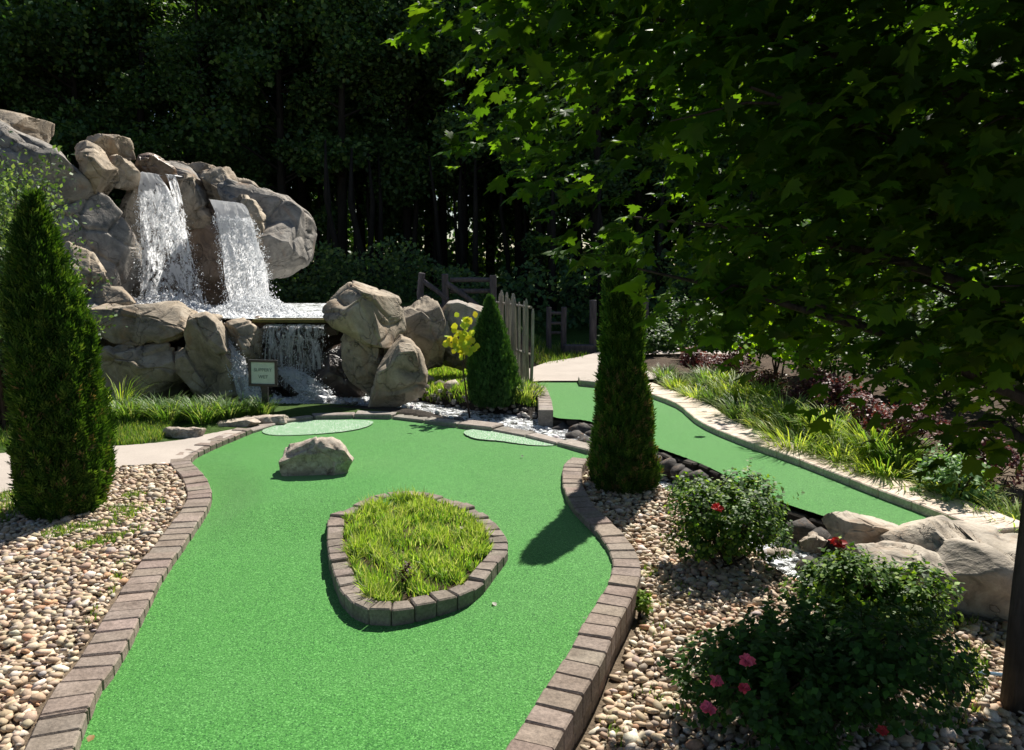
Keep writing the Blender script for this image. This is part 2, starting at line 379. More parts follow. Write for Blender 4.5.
col[(X > 0) & (Y < 6.2) & (d2 > 0)] = bedc
col[ds < .42] = wet; col[(ds < .75) & (Y < 9.2) & (d1 > 0) & (Y > 6.3)] = wet * 1.6
o = mesh_np('ground', np.stack([X, Y, H], -1).reshape(-1, 3), F, M['ground'], smooth=True, col=col.reshape(-1, 3)); tag(o, kind='structure')

def turf_h(X, Y):
    ed = sstep(-.02, .40, -sdf(X, Y, GREEN1)); h = .08 * sstep(4.25, 5.05, Y + .25 * np.sin(X * 1.7)) * sstep(-.25, -1.0, X) * (1 - sstep(5.4, 7.2, Y)) * ed
    h = h + .02 * np.exp(-((X - .15) ** 2 / .35 + (Y - 4.0) ** 2 / .5)) + .006 * np.sin(X * 2.1) * np.sin(Y * 1.9 + .6)
    return np.maximum(h, -.01)
def sheet(name, poly, z, mat, over=.05, step=.03, hf=None, kind='structure', thick=0):
    x0, y0 = poly.min(0) - .1; x1, y1 = poly.max(0) + .1
    xs = np.arange(x0, x1, step); ys = np.arange(y0, y1, step); X, Y = np.meshgrid(xs, ys)
    D = sdf(X, Y, poly); hh = (hf(X, Y) if hf else 0) + z + 0 * X
    # snap nearby outside vertices onto the outline for a clean edge
    gx = np.gradient(D, step, axis=1); gy = np.gradient(D, step, axis=0); gl = np.maximum(np.hypot(gx, gy), .3)
    ex = np.clip(D - over, 0, step * 1.6) * ((D > over)); X2 = X - gx / gl * ex; Y2 = Y - gy / gl * ex
    keep = D < over + step * 1.05
    idx = np.arange(X.size).reshape(X.shape)
    q = keep[:-1, :-1] & keep[:-1, 1:] & keep[1:, 1:] & keep[1:, :-1]
    F = np.stack([idx[:-1, :-1][q], idx[:-1, 1:][q], idx[1:, 1:][q], idx[1:, :-1][q]], -1)
    used = np.unique(F); mp = np.full(X.size, -1); mp[used] = np.arange(len(used))
    V = np.stack([X2, Y2, hh], -1).reshape(-1, 3)[used]
    o = mesh_np(name, V, mp[F], mat, smooth=True); tag(o, kind=kind); return o
sheet('putting_green', GREEN1, 0, M['turf'], hf=turf_h)
sheet('second_green', GREEN2, Z2, M['turf'], over=.02, step=.04)
sheet('path', LPATH, .052, M['concrete'], over=0, step=.05)
sheet('far_path', FPATH, .075, M['concrete'], over=0, step=.06)

# low stone retaining edge of the second green, its dark colour standing for shadow
def kerb(name, line, side, width, ztop, zbot, blen, cat, label, mat='block', base=(.22, .185, .16), var=.12, jz=.004, rows=1, gap=.004, bev=.007, zfun=None, jw=0, group=None, closed=False):
    L = resample(np.vstack([line, line[:1]]) if closed else line, blen); mb = MB(); n = len(L) - 1
    t = np.gradient(L, axis=0)
    if closed: t[0] = t[-1] = (L[1] - L[-2])
    t /= np.linalg.norm(t, axis=1)[:, None]; nr = np.stack([-t[:, 1], t[:, 0]], 1) * side
    hgt = (ztop - zbot) / rows
    for rrow in range(rows):
        for i in range(n):
            a, b_ = L[i], L[i + 1]; na, nb_ = nr[i], nr[i + 1]; d = (b_ - a); dl = np.linalg.norm(d); e = d / dl * gap / 2
            if rrow % 2:                                                  # running bond: shift half a block
                if i == n - 1: continue
                a = (a + b_) / 2; b_ = (L[i + 1] + L[i + 2]) / 2; na = (na + nb_) / 2; nb_ = (nr[i + 1] + nr[i + 2]) / 2
            jw_ = random.uniform(-jw, jw); w_ = width + jw_; sh = random.uniform(-.003, .003)
            zt = ztop - rrow * hgt - (.002 if rrow else 0); zb = ztop - (rrow + 1) * hgt + .001
            dz = random.uniform(-jz, jz) if rrow == 0 else 0
            if zfun: zo = zfun(a); zt += zo; zb += zo if rrow < rows - 1 else 0
            q = [a + e + na * sh, b_ - e + nb_ * sh, b_ - e + nb_ * (w_ - .012 * rrow), a + e + na * (w_ - .012 * rrow)]
            if side < 0: q = q[::-1]
            tl = [random.uniform(-jz, jz) * .6 for _ in range(4)]
            k = 1 + random.uniform(-var, var); cc = tuple(c_ * k * (1 + random.uniform(-.03, .03)) for c_ in base)
            mb.hexa([(*p_, zb) for p_ in q], [(*p_, zt + dz + tl[j]) for j, p_ in enumerate(q)], cc)
    o = mb.build(name, M[mat], bevel=bev); tag(o, label, cat, group); return o
BR = (.245, .20, .17)
kerb('block_kerb', LK[:len(LK)], 1, .165, .055, -.08, .108, 'kerb', 'long kerb of brown paving blocks between the left pebble bed and the main green', base=BR, group='block kerbs round the greens', jz=.005)
kerb('block_kerb', RK, 1, .155, .045, -.27, .118, 'kerb', 'curving low wall of brown blocks along the right side of the main green beside pebbles', rows=3, base=BR, group='block kerbs round the greens', jz=.005)
kerb('flagstone_edging', BK, 1, .20, .045, -.26, .42, 'edging', 'row of thin uneven flagstones edging the back of the main green by the stream', base=(.27, .245, .215), var=.2, jz=.012, gap=.012, bev=.012, jw=.05)
kerb('block_kerb', ISL[::-1], -1, .10, .078, -.03, .115, 'kerb', 'closed ring of grey brown blocks round the grassy island on the green', base=(.22, .185, .16), closed=True, jz=.009, jw=.006, group='block kerbs round the greens')
kerb('block_kerb', K2, 1, .36, .11, -.08, .30, 'kerb', 'wide pale concrete kerb along the far right side of the second green', base=(.60, .51, .43), var=.05, jz=.003, gap=.002, bev=.008, group='block kerbs round the greens')
K3 = smooth_line(W([(553, 413), (551, 400), (545, 388)], .1), 5)
kerb('block_kerb', K3, 1, .16, .13, -.2, .16, 'kerb', 'short brown block kerb between the clipped conical spruce and the second green', base=(.30, .26, .23), group='block kerbs round the greens')
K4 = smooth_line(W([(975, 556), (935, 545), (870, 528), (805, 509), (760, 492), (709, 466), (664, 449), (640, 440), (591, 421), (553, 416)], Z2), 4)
kerb('retaining_edge', K4, 1, .06, Z2 - .02, -.34, .17, 'edging', 'low stone edge, coloured dark for its shadow, holding the near side of the second green above the stream', base=(.045, .038, .033), var=.35, jz=.015, gap=.014, bev=.014, jw=.03)  # base colour darkened to stand for the shadow under the green's rim
# loose end piece of edging by the far path
mb = MB(); q = W([(578, 377), (600, 379), (602, 383), (580, 381)], .12); mb.hexa([(*a, .04) for a in q[::-1]], [(*a, .13) for a in q[::-1]], (.4, .36, .32))
tag(mb.build('edging_block', M['block'], bevel=.01), 'pale flat block at the far end of the second green near the path', 'block')

# ------------------------------------------------------------------ island soil
sheet('island_soil', ISL + (ISL.mean(0) - ISL) * .12, .06, M['ground'], over=0, step=.04)
for o_ in bpy.data.objects:
    if o_.name.startswith('island_soil'):
        me = o_.data; a = me.color_attributes.new('col', 'FLOAT_COLOR', 'POINT'); a.data.foreach_set('color', np.tile([.07, .055, .03, 1], len(me.vertices)).astype(np.float32))

# ------------------------------------------------------------------ water sheets
def strip(name, line, width, z, mat, kind='structure', label=None, cat=None):
    L = resample(line, .12); t = np.gradient(L, axis=0); t /= np.linalg.norm(t, axis=1)[:, None]; nr = np.stack([-t[:, 1], t[:, 0]], 1)
    k = 7; V = []; 
    for j in range(k):
        s = (j / (k - 1) - .5) * width; V.append(np.c_[L + nr * s, wz(L[:, 1]) + rng.normal(0, .006, len(L))])
    V = np.stack(V, 1).reshape(-1, 3); m_ = len(L); idx = np.arange(m_ * k).reshape(m_, k)
    F = np.stack([idx[:-1, :-1], idx[1:, :-1], idx[1:, 1:], idx[:-1, 1:]], -1).reshape(-1, 4)
    o = mesh_np(name, V, F, mat, smooth=True); tag(o, label, cat, kind=kind); return o
strip('stream_water', STREAM, .80, -.215, M['stream'])
LP = W([(195, 404), (260, 390), (345, 390), (400, 398), (405, 409), (330, 411), (250, 409)], -.05)
sheet('lower_pool_water', smooth_line(LP, 4, True), -.045, M['pool'], over=0, step=.06)
UPZ = 1.0
UP = np.array([P(118, 318, 10.6)[:2], P(250, 324, 10.05)[:2], P(340, 324, 10.05)[:2], [-1.9, 13.0], [-2.6, 14.2], [-6.2, 14.2], [-6.6, 11.5]])
sheet('upper_pool_water', UP, UPZ, M['pool_foamy'], over=0, step=.08)

# ------------------------------------------------------------------ rocks
_ico = {}
def ico(sub):
    if sub not in _ico:
        bm = bmesh.new(); bmesh.ops.create_icosphere(bm, subdivisions=sub, radius=1); bm.verts.ensure_lookup_table()
        _ico[sub] = (np.array([v.co[:] for v in bm.verts]), np.array([[v.index for v in f.verts] for f in bm.faces])); bm.free()
    return _ico[sub]
rock_objs = []
def rock(name, outline, Y, depth, label, mat='rock_tan', sub=6, e=.43, amp=.06, facet=.2, cell=.42, crack=.07, cuts=28, seed=0, group=None, cat='boulder', tilt=0, flat_top=0, origin_z=None):
    """outline: pixel points of the silhouette, placed at world distance Y; the body is solid, 'depth' metres thick each way."""
    pts = np.array([P(x, y, Y) for x, y in outline]); c = pts.mean(0)
    # area centroid
    x, z = pts[:, 0], pts[:, 2]; x1, z1 = np.roll(x, -1), np.roll(z, -1); cr = x * z1 - x1 * z; A = cr.sum() / 2
    cx, cz = ((x + x1) * cr).sum() / 6 / A, ((z + z1) * cr).sum() / 6 / A
    th = np.linspace(-math.pi, math.pi, 361); Rr = np.zeros(361)
    for i, t in enumerate(th):
        d = np.array((math.cos(t), math.sin(t))); best = 0
        for k in range(len(pts)):
            ax, az = x[k] - cx, z[k] - cz; bx, bz = x1[k] - cx - ax, z1[k] - cz - az
            den = d[0] * bz - d[1] * bx
            if abs(den) < 1e-9: continue
            s = (ax * bz - az * bx) / den; u = (ax * d[1] - az * d[0]) / den
            if s > 0 and -1e-6 <= u <= 1 + 1e-6: best = max(best, s)
        Rr[i] = best
    ker = np.ones(5) / 5; Rs = np.convolve(np.r_[Rr[-3:-1], Rr, Rr[1:3]], ker, 'valid')
    S, F = ico(sub); size = Rr.mean()
    rho = np.hypot(S[:, 0], S[:, 2]); t = np.arctan2(S[:, 2], S[:, 0]); rr = np.interp(t, th, Rs)
    k = rho ** e * rr; V = np.stack([np.cos(t) * k, np.sign(S[:, 1]) * np.abs(S[:, 1]) ** e * depth, np.sin(t) * k], 1)
    V[:, 1] += tilt * V[:, 2]
    rr_ = np.random.default_rng(seed * 13 + 5)
    for _ in range(cuts):
        nn_ = rr_.normal(size=3); nn_[1] *= 1.2; nn_ /= np.linalg.norm(nn_); dd = V @ nn_; lim = dd.max() * rr_.uniform(.62, .92)
        V -= np.clip(dd - lim, 0, None)[:, None] * nn_ * .98
    for ax_, lo_, hi_ in ((0, x.min() - cx, x.max() - cx), (2, z.min() - cz, z.max() - cz)):
        a0, a1 = V[:, ax_].min(), V[:, ax_].max(); V[:, ax_] = lo_ + (V[:, ax_] - a0) * (hi_ - lo_) / (a1 - a0)
    off = Vector((seed * 7.31, seed * 3.77, seed * 1.9)); nv = np.empty_like(V); cs = cell * size / .5 if size < .5 else cell
    for i in range(len(V)):
        v = Vector(V[i]); s = v / cs + off
        s = s + noise.noise_vector(s * .8) * .35
        dist, pp = noise.voronoi(s); q = pp[0]; h = noise.cell_vector(Vector((q.x * 13.1, q.y * 17.3, q.z * 11.7))) - Vector((.5, .5, .5))
        f = (s - q).dot(h) * 1.6 + (h.x) * .9
        edge = dist[1] - dist[0]; ck = max(0, 1 - edge / .10)
        fr = noise.fractal(v / cs * 1.3 + off, 1.0, 2.1, 5)
        dsp = f * facet * cs - ck * ck * crack * cs + fr * amp * cs
        nn = Vector(S[i]).normalized(); nv[i] = v + nn * dsp
    V = nv + np.array((cx, Y, cz))
    loc = (cx, Y, V[:, 2].min()); o = mesh_np(name, V, F, M[mat], smooth=True, loc=loc)
    tag(o, label, cat, group); rock_objs.append(o); return o
cliff = empty('rock_cliff', P(160, 300, 12.5), 'tall craggy tan and grey rock cliff carrying the two waterfalls', 'rock cliff')
GC = 'boulders of the waterfall cliff'; GR = 'boulders beside the lower falls'
def B(outline, Y, depth, label, mat='rock_tan', **k):
    incl = 'group' not in k or k.get('cat') == 'rock face' and Y > 13; k.setdefault('group', GC); k.setdefault('seed', len(rock_objs) + 1); o = rock('boulder' if not incl else ('rock_face' if k.get('cat') else 'crag'), outline, Y, depth, label, mat, **k)
    if incl:
        o.location = o.location - cliff.location; o.parent = cliff; o['label'] = label
        for q in ('category', 'group'):
            if q in o: del o[q]
    return o
# upper cliff, left to right
B([(-60, 100), (0, 107), (20, 110), (34, 121), (34, 140), (0, 150), (-60, 150)], 12.6, .8, 'smooth pale boulder capping the far left end of the waterfall cliff', 'rock_tan', amp=.03, facet=.05)
B([(-70, 124), (-10, 118), (30, 124), (60, 129), (78, 137), (92, 150), (102, 170), (98, 195), (84, 216), (52, 228), (30, 280), (-70, 290)], 12.0, 1.0, 'huge smooth grey boulder at upper left of the waterfall cliff', 'rock_grey', cuts=12, amp=.04, facet=.07, cell=.9, e=.48)
B([(88, 138), (106, 136), (123, 137), (129, 144), (129, 158), (110, 164), (90, 150)], 12.9, .6, 'flat topped block perched on the cliff crest behind the left falls', 'rock_tan', e=.45, facet=.06)
B([(80, 142), (96, 146), (115, 158), (120, 172), (110, 190), (92, 200), (82, 190), (94, 168)], 12.0, .6, 'narrow sunlit ridge rock on the cliff above the tall column boulder', 'rock_tan', facet=.2)
B([(100, 164), (118, 156), (130, 157), (137, 170), (137, 184), (126, 190), (110, 186), (102, 176)], 12.5, .4, 'rounded knob boulder left of the left waterfall lip', 'rock_tan', cuts=12)
B([(60, 212), (72, 196), (92, 189), (112, 192), (124, 206), (131, 232), (132, 262), (128, 292), (100, 296), (84, 262), (56, 250)], 11.9, .65, 'tall grey column boulder left of the left waterfall', 'rock_grey', cuts=12, e=.5, facet=.09, amp=.04, cell=.7)
B([(118, 186), (130, 180), (139, 200), (140, 240), (134, 290), (126, 296), (124, 240)], 12.7, .35, 'thin upright tan rock pressed against the left edge of the left waterfall', 'rock_tan', facet=.16)
B([(58, 246), (82, 246), (104, 264), (120, 288), (112, 302), (60, 306)], 11.1, .5, 'wedge shaped tan rock below the tall column boulder', 'rock_tan', e=.45)
B([(92, 289), (110, 286), (128, 288), (138, 303), (134, 312), (92, 312)], 10.9, .45, 'low square slab rock at the left edge of the upper pool', 'rock_tan', e=.4, facet=.06)
B([(30, 296), (140, 296), (150, 330), (140, 410), (40, 410)], 11.2, .6, 'shadowed rock body filling behind the lower left boulders', 'rock_tan', e=.4, group='boulders beside the lower falls')
B([(136, 160), (150, 156), (166, 160), (178, 170), (174, 186), (150, 184), (138, 178)], 13.3, .65, 'brown wet rock forming the lip of the left waterfall', 'rock_rust')
B([(154, 170), (166, 174), (174, 192), (178, 230), (172, 262), (160, 250), (154, 210)], 13.3, .35, 'dark red brown rock face behind the thin trickle', 'rock_rust')
B([(158, 160), (172, 160), (186, 166), (196, 176), (206, 190), (210, 204), (203, 217), (188, 219), (176, 210), (180, 190), (170, 174)], 13.6, .45, 'egg shaped grey boulder between the two waterfalls', 'rock_grey', cuts=12, facet=.05, amp=.03, cell=.8)
B([(174, 164), (198, 162), (220, 167), (236, 180), (240, 198), (226, 204), (206, 200), (190, 178)], 14.2, .6, 'tan boulder on the crest behind the right waterfall', 'rock_tan')
B([(208, 166), (222, 170), (232, 188), (244, 206), (236, 214), (214, 206)], 13.9, .6, 'craggy rock above the right waterfall lip', 'rock_tan', facet=.22)
B([(182, 210), (206, 205), (214, 216), (212, 228), (190, 230), (180, 222)], 13.5, .45, 'small undercut rock below the egg shaped boulder', 'rock_tan')
B([(236, 198), (252, 202), (264, 216), (268, 236), (264, 256), (254, 262), (244, 236), (232, 212)], 13.05, .42, 'rough ribbed tan boulder right of the right waterfall', 'rock_tan', facet=.2)
B([(226, 180), (252, 190), (280, 196), (296, 207), (310, 226), (311, 246), (304, 262), (296, 240), (268, 226), (240, 210)], 13.7, .6, 'long overhanging boulder at the right end of the waterfall cliff', 'rock_grey', cuts=12, amp=.04, facet=.07, cell=.8)
B([(262, 226), (284, 221), (298, 226), (306, 246), (300, 266), (282, 278), (264, 280), (256, 260)], 13.3, .55, 'bulging dark boulder under the overhang at the right cliff end', 'rock_grey', cuts=12, amp=.04, facet=.07)
B([(124, 180), (180, 200), (262, 215), (266, 320), (124, 320)], 13.9, .55, 'stained brown rock face behind both waterfalls', 'rock_rust', e=.4, cell=.6, sub=6, cat='rock face', group=None)
B([(-60, 240), (60, 240), (64, 330), (60, 410), (-60, 410)], 11.6, .8, 'shaded grey boulder low down behind the left feathery shrub', 'rock_grey')
B([(-80, 150), (40, 150), (110, 165), (134, 178), (132, 310), (60, 330), (-80, 330)], 13.0, .8, 'rock body filling behind the left boulders of the cliff', 'rock_tan', e=.4, facet=.2)
B([(170, 178), (204, 176), (206, 206), (204, 230), (176, 232)], 13.5, .5, 'tan rock body behind the egg shaped boulder', 'rock_tan')
B([(206, 176), (236, 184), (290, 215), (296, 262), (262, 268), (240, 236), (214, 212)], 14.4, .5, 'tan rock body behind the right end boulders', 'rock_tan')
# lower left group
B([(97, 306), (120, 302), (160, 303), (192, 307), (203, 316), (206, 330), (196, 338), (150, 342), (110, 340), (98, 326)], 10.2, .7, 'broad layered slab boulder at the front left of the upper pool', 'rock_tan', e=.42, facet=.10, sub=6, group=GR)
B([(98, 344), (130, 342), (172, 346), (184, 350), (196, 372), (204, 404), (150, 410), (100, 408)], 9.9, .6, 'big cracked tan boulder above the tall grass at lower left', 'rock_tan', e=.42, facet=.14, sub=6, group=GR)
B([(176, 346), (190, 348), (206, 370), (218, 392), (222, 406), (200, 408), (190, 380)], 9.75, .4, 'leaning tan slab in front of the cracked boulder', 'rock_tan', facet=.1, group=GR)
B([(192, 312), (204, 320), (214, 336), (228, 356), (240, 376), (252, 400), (236, 408), (216, 404), (200, 370), (190, 340)], 9.8, .45, 'steep sloping boulder along the left of the small side cascade', 'rock_tan', facet=.12, group=GR)
B([(60, 300), (100, 304), (104, 340), (102, 400), (60, 405)], 10.4, .6, 'shadowed boulder just right of the tall left evergreen', 'rock_grey', group=GR)
# centre, below the ledge
B([(224, 320), (240, 318), (256, 320), (263, 334), (258, 358), (252, 372), (240, 366), (230, 346)], 9.95, .35, 'pointed tan rock between the side cascade and the lower falls', 'rock_tan', group=GR)
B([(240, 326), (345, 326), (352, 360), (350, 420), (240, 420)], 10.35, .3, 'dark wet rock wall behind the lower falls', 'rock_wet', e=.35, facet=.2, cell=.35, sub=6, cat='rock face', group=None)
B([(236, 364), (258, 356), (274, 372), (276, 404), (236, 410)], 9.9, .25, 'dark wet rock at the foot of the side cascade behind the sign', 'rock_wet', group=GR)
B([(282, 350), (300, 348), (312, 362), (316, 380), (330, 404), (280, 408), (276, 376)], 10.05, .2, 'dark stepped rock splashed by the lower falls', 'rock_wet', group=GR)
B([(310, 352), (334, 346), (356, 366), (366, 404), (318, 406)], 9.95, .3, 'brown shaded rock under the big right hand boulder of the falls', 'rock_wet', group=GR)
B([(330, 304), (338, 293), (350, 284), (364, 280), (378, 284), (390, 294), (398, 308), (402, 332), (392, 345), (372, 344), (340, 328), (331, 318)], 9.7, .6, 'large rounded grey brown boulder right of the lower falls', 'rock_tan', cuts=12, facet=.08, amp=.035, cell=.7, sub=6, group=GR)
B([(340, 330), (366, 338), (388, 344), (386, 372), (380, 396), (366, 392), (350, 368)], 9.65, .45, 'tapering rock directly beneath the large rounded boulder', 'rock_tan', facet=.08, group=GR)
B([(384, 342), (396, 336), (410, 340), (420, 350), (429, 372), (426, 392), (400, 404), (372, 406), (376, 384), (382, 362)], 9.3, .42, 'smooth squat boulder in front of the large one beside bright grass', 'rock_tan', cuts=12, facet=.06, amp=.03, cell=.8, group=GR)
B([(396, 298), (420, 296), (434, 300), (446, 318), (450, 345), (448, 372), (400, 374), (394, 340)], 11.0, .5, 'flat topped cracked rock behind the squat boulder', 'rock_tan', e=.45, facet=.14, group=GR)
B([(432, 302), (456, 300), (478, 310), (500, 330), (504, 366), (440, 372), (436, 330)], 11.3, .5, 'long low rock bank behind the clipped conical spruce', 'rock_grey', e=.45, facet=.14, group=GR)
# ledge of the upper pool
B([(196, 316), (208, 313), (221, 316), (224, 326), (214, 334), (198, 330)], 10.15, .2, 'small rim rock at the top of the side cascade', 'rock_tan', group=GR)
B([(246, 319), (262, 317), (276, 320), (280, 330), (264, 336), (248, 332)], 10.22, .14, 'low mossy rim rock at the left end of the stone ledge', 'rock_rust', group=GR)
B([(300, 323), (316, 321), (332, 321), (340, 332), (318, 336), (302, 331)], 10.24, .12, 'low wet rim rock at the right end of the stone ledge', 'rock_wet', group=GR)
mb = MB(); a = P(252, 320, 10.0); b_ = P(332, 320, 10.0)
mb.box(((a[0] + b_[0]) / 2, 10.12, .975), (b_[0] - a[0] - .0, .26, .05), col=(.16, .14, .05)); tag(mb.build('stone_ledge', M['block'], bevel=.02, seg=2), 'mossy straight stone ledge the lower falls spill over', 'ledge')
# boulders by the right bed
B([(830, 520), (845, 514), (868, 517), (890, 524), (912, 532), (905, 545), (880, 550), (850, 546), (835, 534)], 4.45, .2, 'flat pale brown boulder lying beside the second green', 'rock_right', facet=.05, amp=.03, group='rocks by the right pebble bed', e=.48)
B([(884, 572), (905, 552), (930, 536), (962, 522), (1000, 526), (1016, 540), (1100, 560), (1120, 640), (1000, 650), (960, 625), (925, 600)], 4.15, .5, 'big smooth grey boulder with folded top beside the maple trunk', 'rock_right', cuts=12, facet=.09, amp=.05, cell=.6, sub=6, group='rocks by the right pebble bed')
B([(862, 560), (885, 552), (930, 548), (960, 570), (966, 600), (930, 618), (890, 604)], 3.95, .25, 'lower lobe of grey brown rock behind the middle azalea', 'rock_right', facet=.06, group='rocks by the right pebble bed')
B([(798, 540), (815, 534), (826, 540), (822, 552), (804, 552)], 4.65, .13, 'small tan flat stone beside the stream behind the azaleas', 'rock_small', group='rocks by the right pebble bed')
B([(920, 626), (950, 630), (985, 642), (978, 652), (945, 648), (918, 636)], 3.75, .1, 'thin pale slab stone lying on pebbles near the maple', 'rock_small', group='rocks by the right pebble bed')
# rough quartz rock on the green
B([(282, 470), (284, 459), (296, 452), (310, 445), (325, 438), (334, 437), (346, 441), (351, 452), (357, 468), (348, 478), (330, 485), (300, 487), (284, 482)], 5.92, .2, 'rough pale angular rock standing on the main green', 'rock_small', facet=.16, amp=.07, crack=.01, cell=.6, sub=6, group=None, seed=45, cat='rock')
# rocks at the left path
B([(162, 433), (172, 427), (190, 427), (206, 430), (207, 437), (190, 441), (166, 443)], 7.35, .16, 'rough tan rock lying beside the left concrete path', 'rock_small', facet=.2, group='stones by the left path', cat='rock')
B([(212, 430), (228, 421), (250, 418), (262, 421), (250, 427), (225, 432)], 7.9, .25, 'flat grey slab at the top of the left path', 'rock_small', facet=.06, group='stones by the left path', cat='rock')
B([(248, 424), (262, 417), (282, 414), (288, 420), (270, 426)], 8.1, .2, 'flat tan slab beneath the sign post', 'rock_small', facet=.06, group='stones by the left path', cat='rock')

# ------------------------------------------------------------------ scatter tools
def rot_from(nrm, up_hint):
    """frames with z = nrm, y along up_hint projected; returns (n,3,3) columns x,y,z"""
    z = nrm / np.maximum(np.linalg.norm(nrm, axis=1, keepdims=True), 1e-9)
    y = up_hint - (up_hint * z).sum(1, keepdims=True) * z
    bad = np.linalg.norm(y, axis=1) < 1e-4; y[bad] = np.cross(z[bad], [1, .3, .2])
    y /= np.linalg.norm(y, axis=1, keepdims=True); x = np.cross(y, z)
    return np.stack([x, y, z], 2)
def inst(TV, TF, pos, Rm, s, cols=None):
    n = len(pos); k = len(TV); s = np.asarray(s)
    if s.ndim == 1: s = s[:, None] * np.ones(3)
    V = np.einsum('nij,nkj->nki', Rm, TV[None] * s[:, None, :]) + pos[:, None, :]
    F = (TF[None] + (np.arange(n) * k)[:, None, None]).reshape(-1, TF.shape[1])
    cc = None if cols is None else np.repeat(cols, k, axis=0)
    return V.reshape(-1, 3), F, cc
def cat_parts(parts):
    V = []; F = []; Cc = []; n = 0
    for v, f, c in parts: V.append(v); F.append(f + n); Cc.append(c); n += len(v)
    return np.vstack(V), np.vstack(F), np.vstack(Cc)
def rdir(n, r=rng):
    v = r.normal(size=(n, 3)); return v / np.linalg.norm(v, axis=1, keepdims=True)
def palette(n, cols, jit=.12, r=rng, p=None):
    c = np.array(cols)[r.choice(len(cols), n, p=p)]; return c * (1 + r.uniform(-jit, jit, (n, 1))) * (1 + r.uniform(-jit * .3, jit * .3, (n, 3)))
# leaf templates (lie in xy, y forward)
LEAF_V = np.array([(0, 0, 0), (-.26, .3, .05), (.26, .3, .05), (-.22, .68, .03), (.22, .68, .03), (0, 1, -.08), (0, .35, -.02)], float)
LEAF_F = np.array([(0, 6, 1), (0, 2, 6), (1, 6, 3), (6, 2, 4), (6, 4, 5), (6, 5, 3)])
QUAD_V = np.array([(0, 0, 0), (-.36, .45, .06), (.36, .45, .06), (0, 1, 0)], float); QUAD_F = np.array([(0, 2, 1), (1, 2, 3)])
_mo = [(0, 0), (.30, -.16), (.42, .02), (.72, .08), (.60, .26), (.98, .42), (.66, .50), (.60, .66), (.36, .56), (.30, .84), (.16, .78), (0, 1.16)]
_ml = _mo + [(-x, y) for x, y in _mo[1:-1]][::-1]
MAP_V = np.array([(0, .34, -.05)] + [(x * .62, y * .86, -.30 * (x * x) - .10 * max(0, y - .3) ** 2 + .03 * math.sin(9 * x)) for x, y in _ml], float)
MAP_F = np.array([(0, i + 1, (i + 1) % len(_ml) + 1) for i in range(len(_ml))])
BL_V = np.array([(-.5, 0, 0), (.5, 0, 0), (-.38, .55, .12), (.38, .55, .12), (0, 1, .42)], float)
BL_F = np.array([(0, 1, 3), (0, 3, 2), (2, 3, 4)])

def in_view(p, lo=-60, hi=1084, ylo=-60, yhi=810):
    d = p - np.array((0, 0, EYE)); dep = d[:, 1] * cp - d[:, 2] * sp_
    u = 512 + FPX * d[:, 0] / np.maximum(dep, .01); v = 375 - FPX * (d[:, 1] * sp_ + d[:, 2] * cp) / np.maximum(dep, .01)
    return (dep > .1) & (u > lo) & (u < hi) & (v > ylo) & (v < yhi)

# ------------------------------------------------------------------ pebbles (river gravel)
PEB = []
for k in range(6):
    S, F = ico(1); nn = np.array([noise.fractal(Vector(v) * 1.1 + Vector((k * 9, 0, 0)), 1, 2, 2) for v in S])
    PEB.append((S * (1 + .22 * nn[:, None]), F))
def pebbles(name, poly, spacing, zfn, pal, label, avoid=None, size=(.0235, .0155, .009), lay=2):
    x0, y0 = poly.min(0); x1, y1 = poly.max(0); pts = []
    for l in range(lay):
        xs = np.arange(x0, x1, spacing); ys = np.arange(y0, y1, spacing * .8)
        X, Y = np.meshgrid(xs, ys); X = X + rng.uniform(-.5, .5, X.shape) * spacing; Y = Y + rng.uniform(-.5, .5, Y.shape) * spacing * .8
        D = sdf(X, Y, poly); k = D < -.012
        if avoid is not None: k &= avoid(X, Y)
        p = np.stack([X[k], Y[k]], 1); z = zfn(p[:, 0], p[:, 1]) + l * .012 + rng.uniform(-.004, .008, len(p))
        pts.append(np.c_[p, z])
    pts = np.vstack(pts); pts = pts[in_view(pts, -420, 1250, -60, 980)]
    n = len(pts); parts = []; which = rng.integers(0, 6, n)
    nrm = np.c_[rng.normal(0, .33, (n, 2)), np.ones(n)]; Rm = rot_from(nrm, rdir(n)); 
    s = rng.lognormal(0, .32, (n, 1)) * np.array(size) * rng.uniform(.8, 1.25, (n, 3)); s = np.clip(s, .006, .040)
    cols = palette(n, pal[0], .18, p=pal[1])
    for k in range(6):
        q = which == k; parts.append(inst(PEB[k][0], PEB[k][1], pts[q], Rm[q], s[q], cols[q]))
    V, F, cc = cat_parts(parts)
    o = mesh_np(name, V, F, M['pebble'], smooth=True, col=cc); tag(o, label, 'gravel', kind='stuff'); print(name, n); return o
PAL = ([(.44, .34, .235), (.53, .43, .315), (.36, .27, .185), (.45, .34, .24), (.64, .56, .46), (.27, .215, .17), (.46, .27, .16), (.42, .37, .32)], [.22, .2, .15, .14, .11, .07, .04, .07])
def gh(x, y): return ground_h(x, y)
pebbles('left_gravel', LBED, .043, gh, PAL, 'tan and cream river pebbles covering the bed left of the main green', avoid=lambda x, y: sdf(x, y, GREEN1) > .185)
RB = np.vstack([RK[:-6] + np.array((0.02, 0)), [[.05, 1.2], [4.2, 1.2], [4.2, 4.9]], W([(1000, 610), (900, 580), (838, 566), (806, 556), (772, 536), (735, 515), (700, 500), (672, 482), (650, 474), (600, 470), (580, 462)], -.05)])
RKO = resample(RK, .05); tt = np.gradient(RKO, axis=0); tt /= np.linalg.norm(tt, axis=1)[:, None]; RKO = RKO + np.stack([-tt[:, 1], tt[:, 0]], 1) * .15
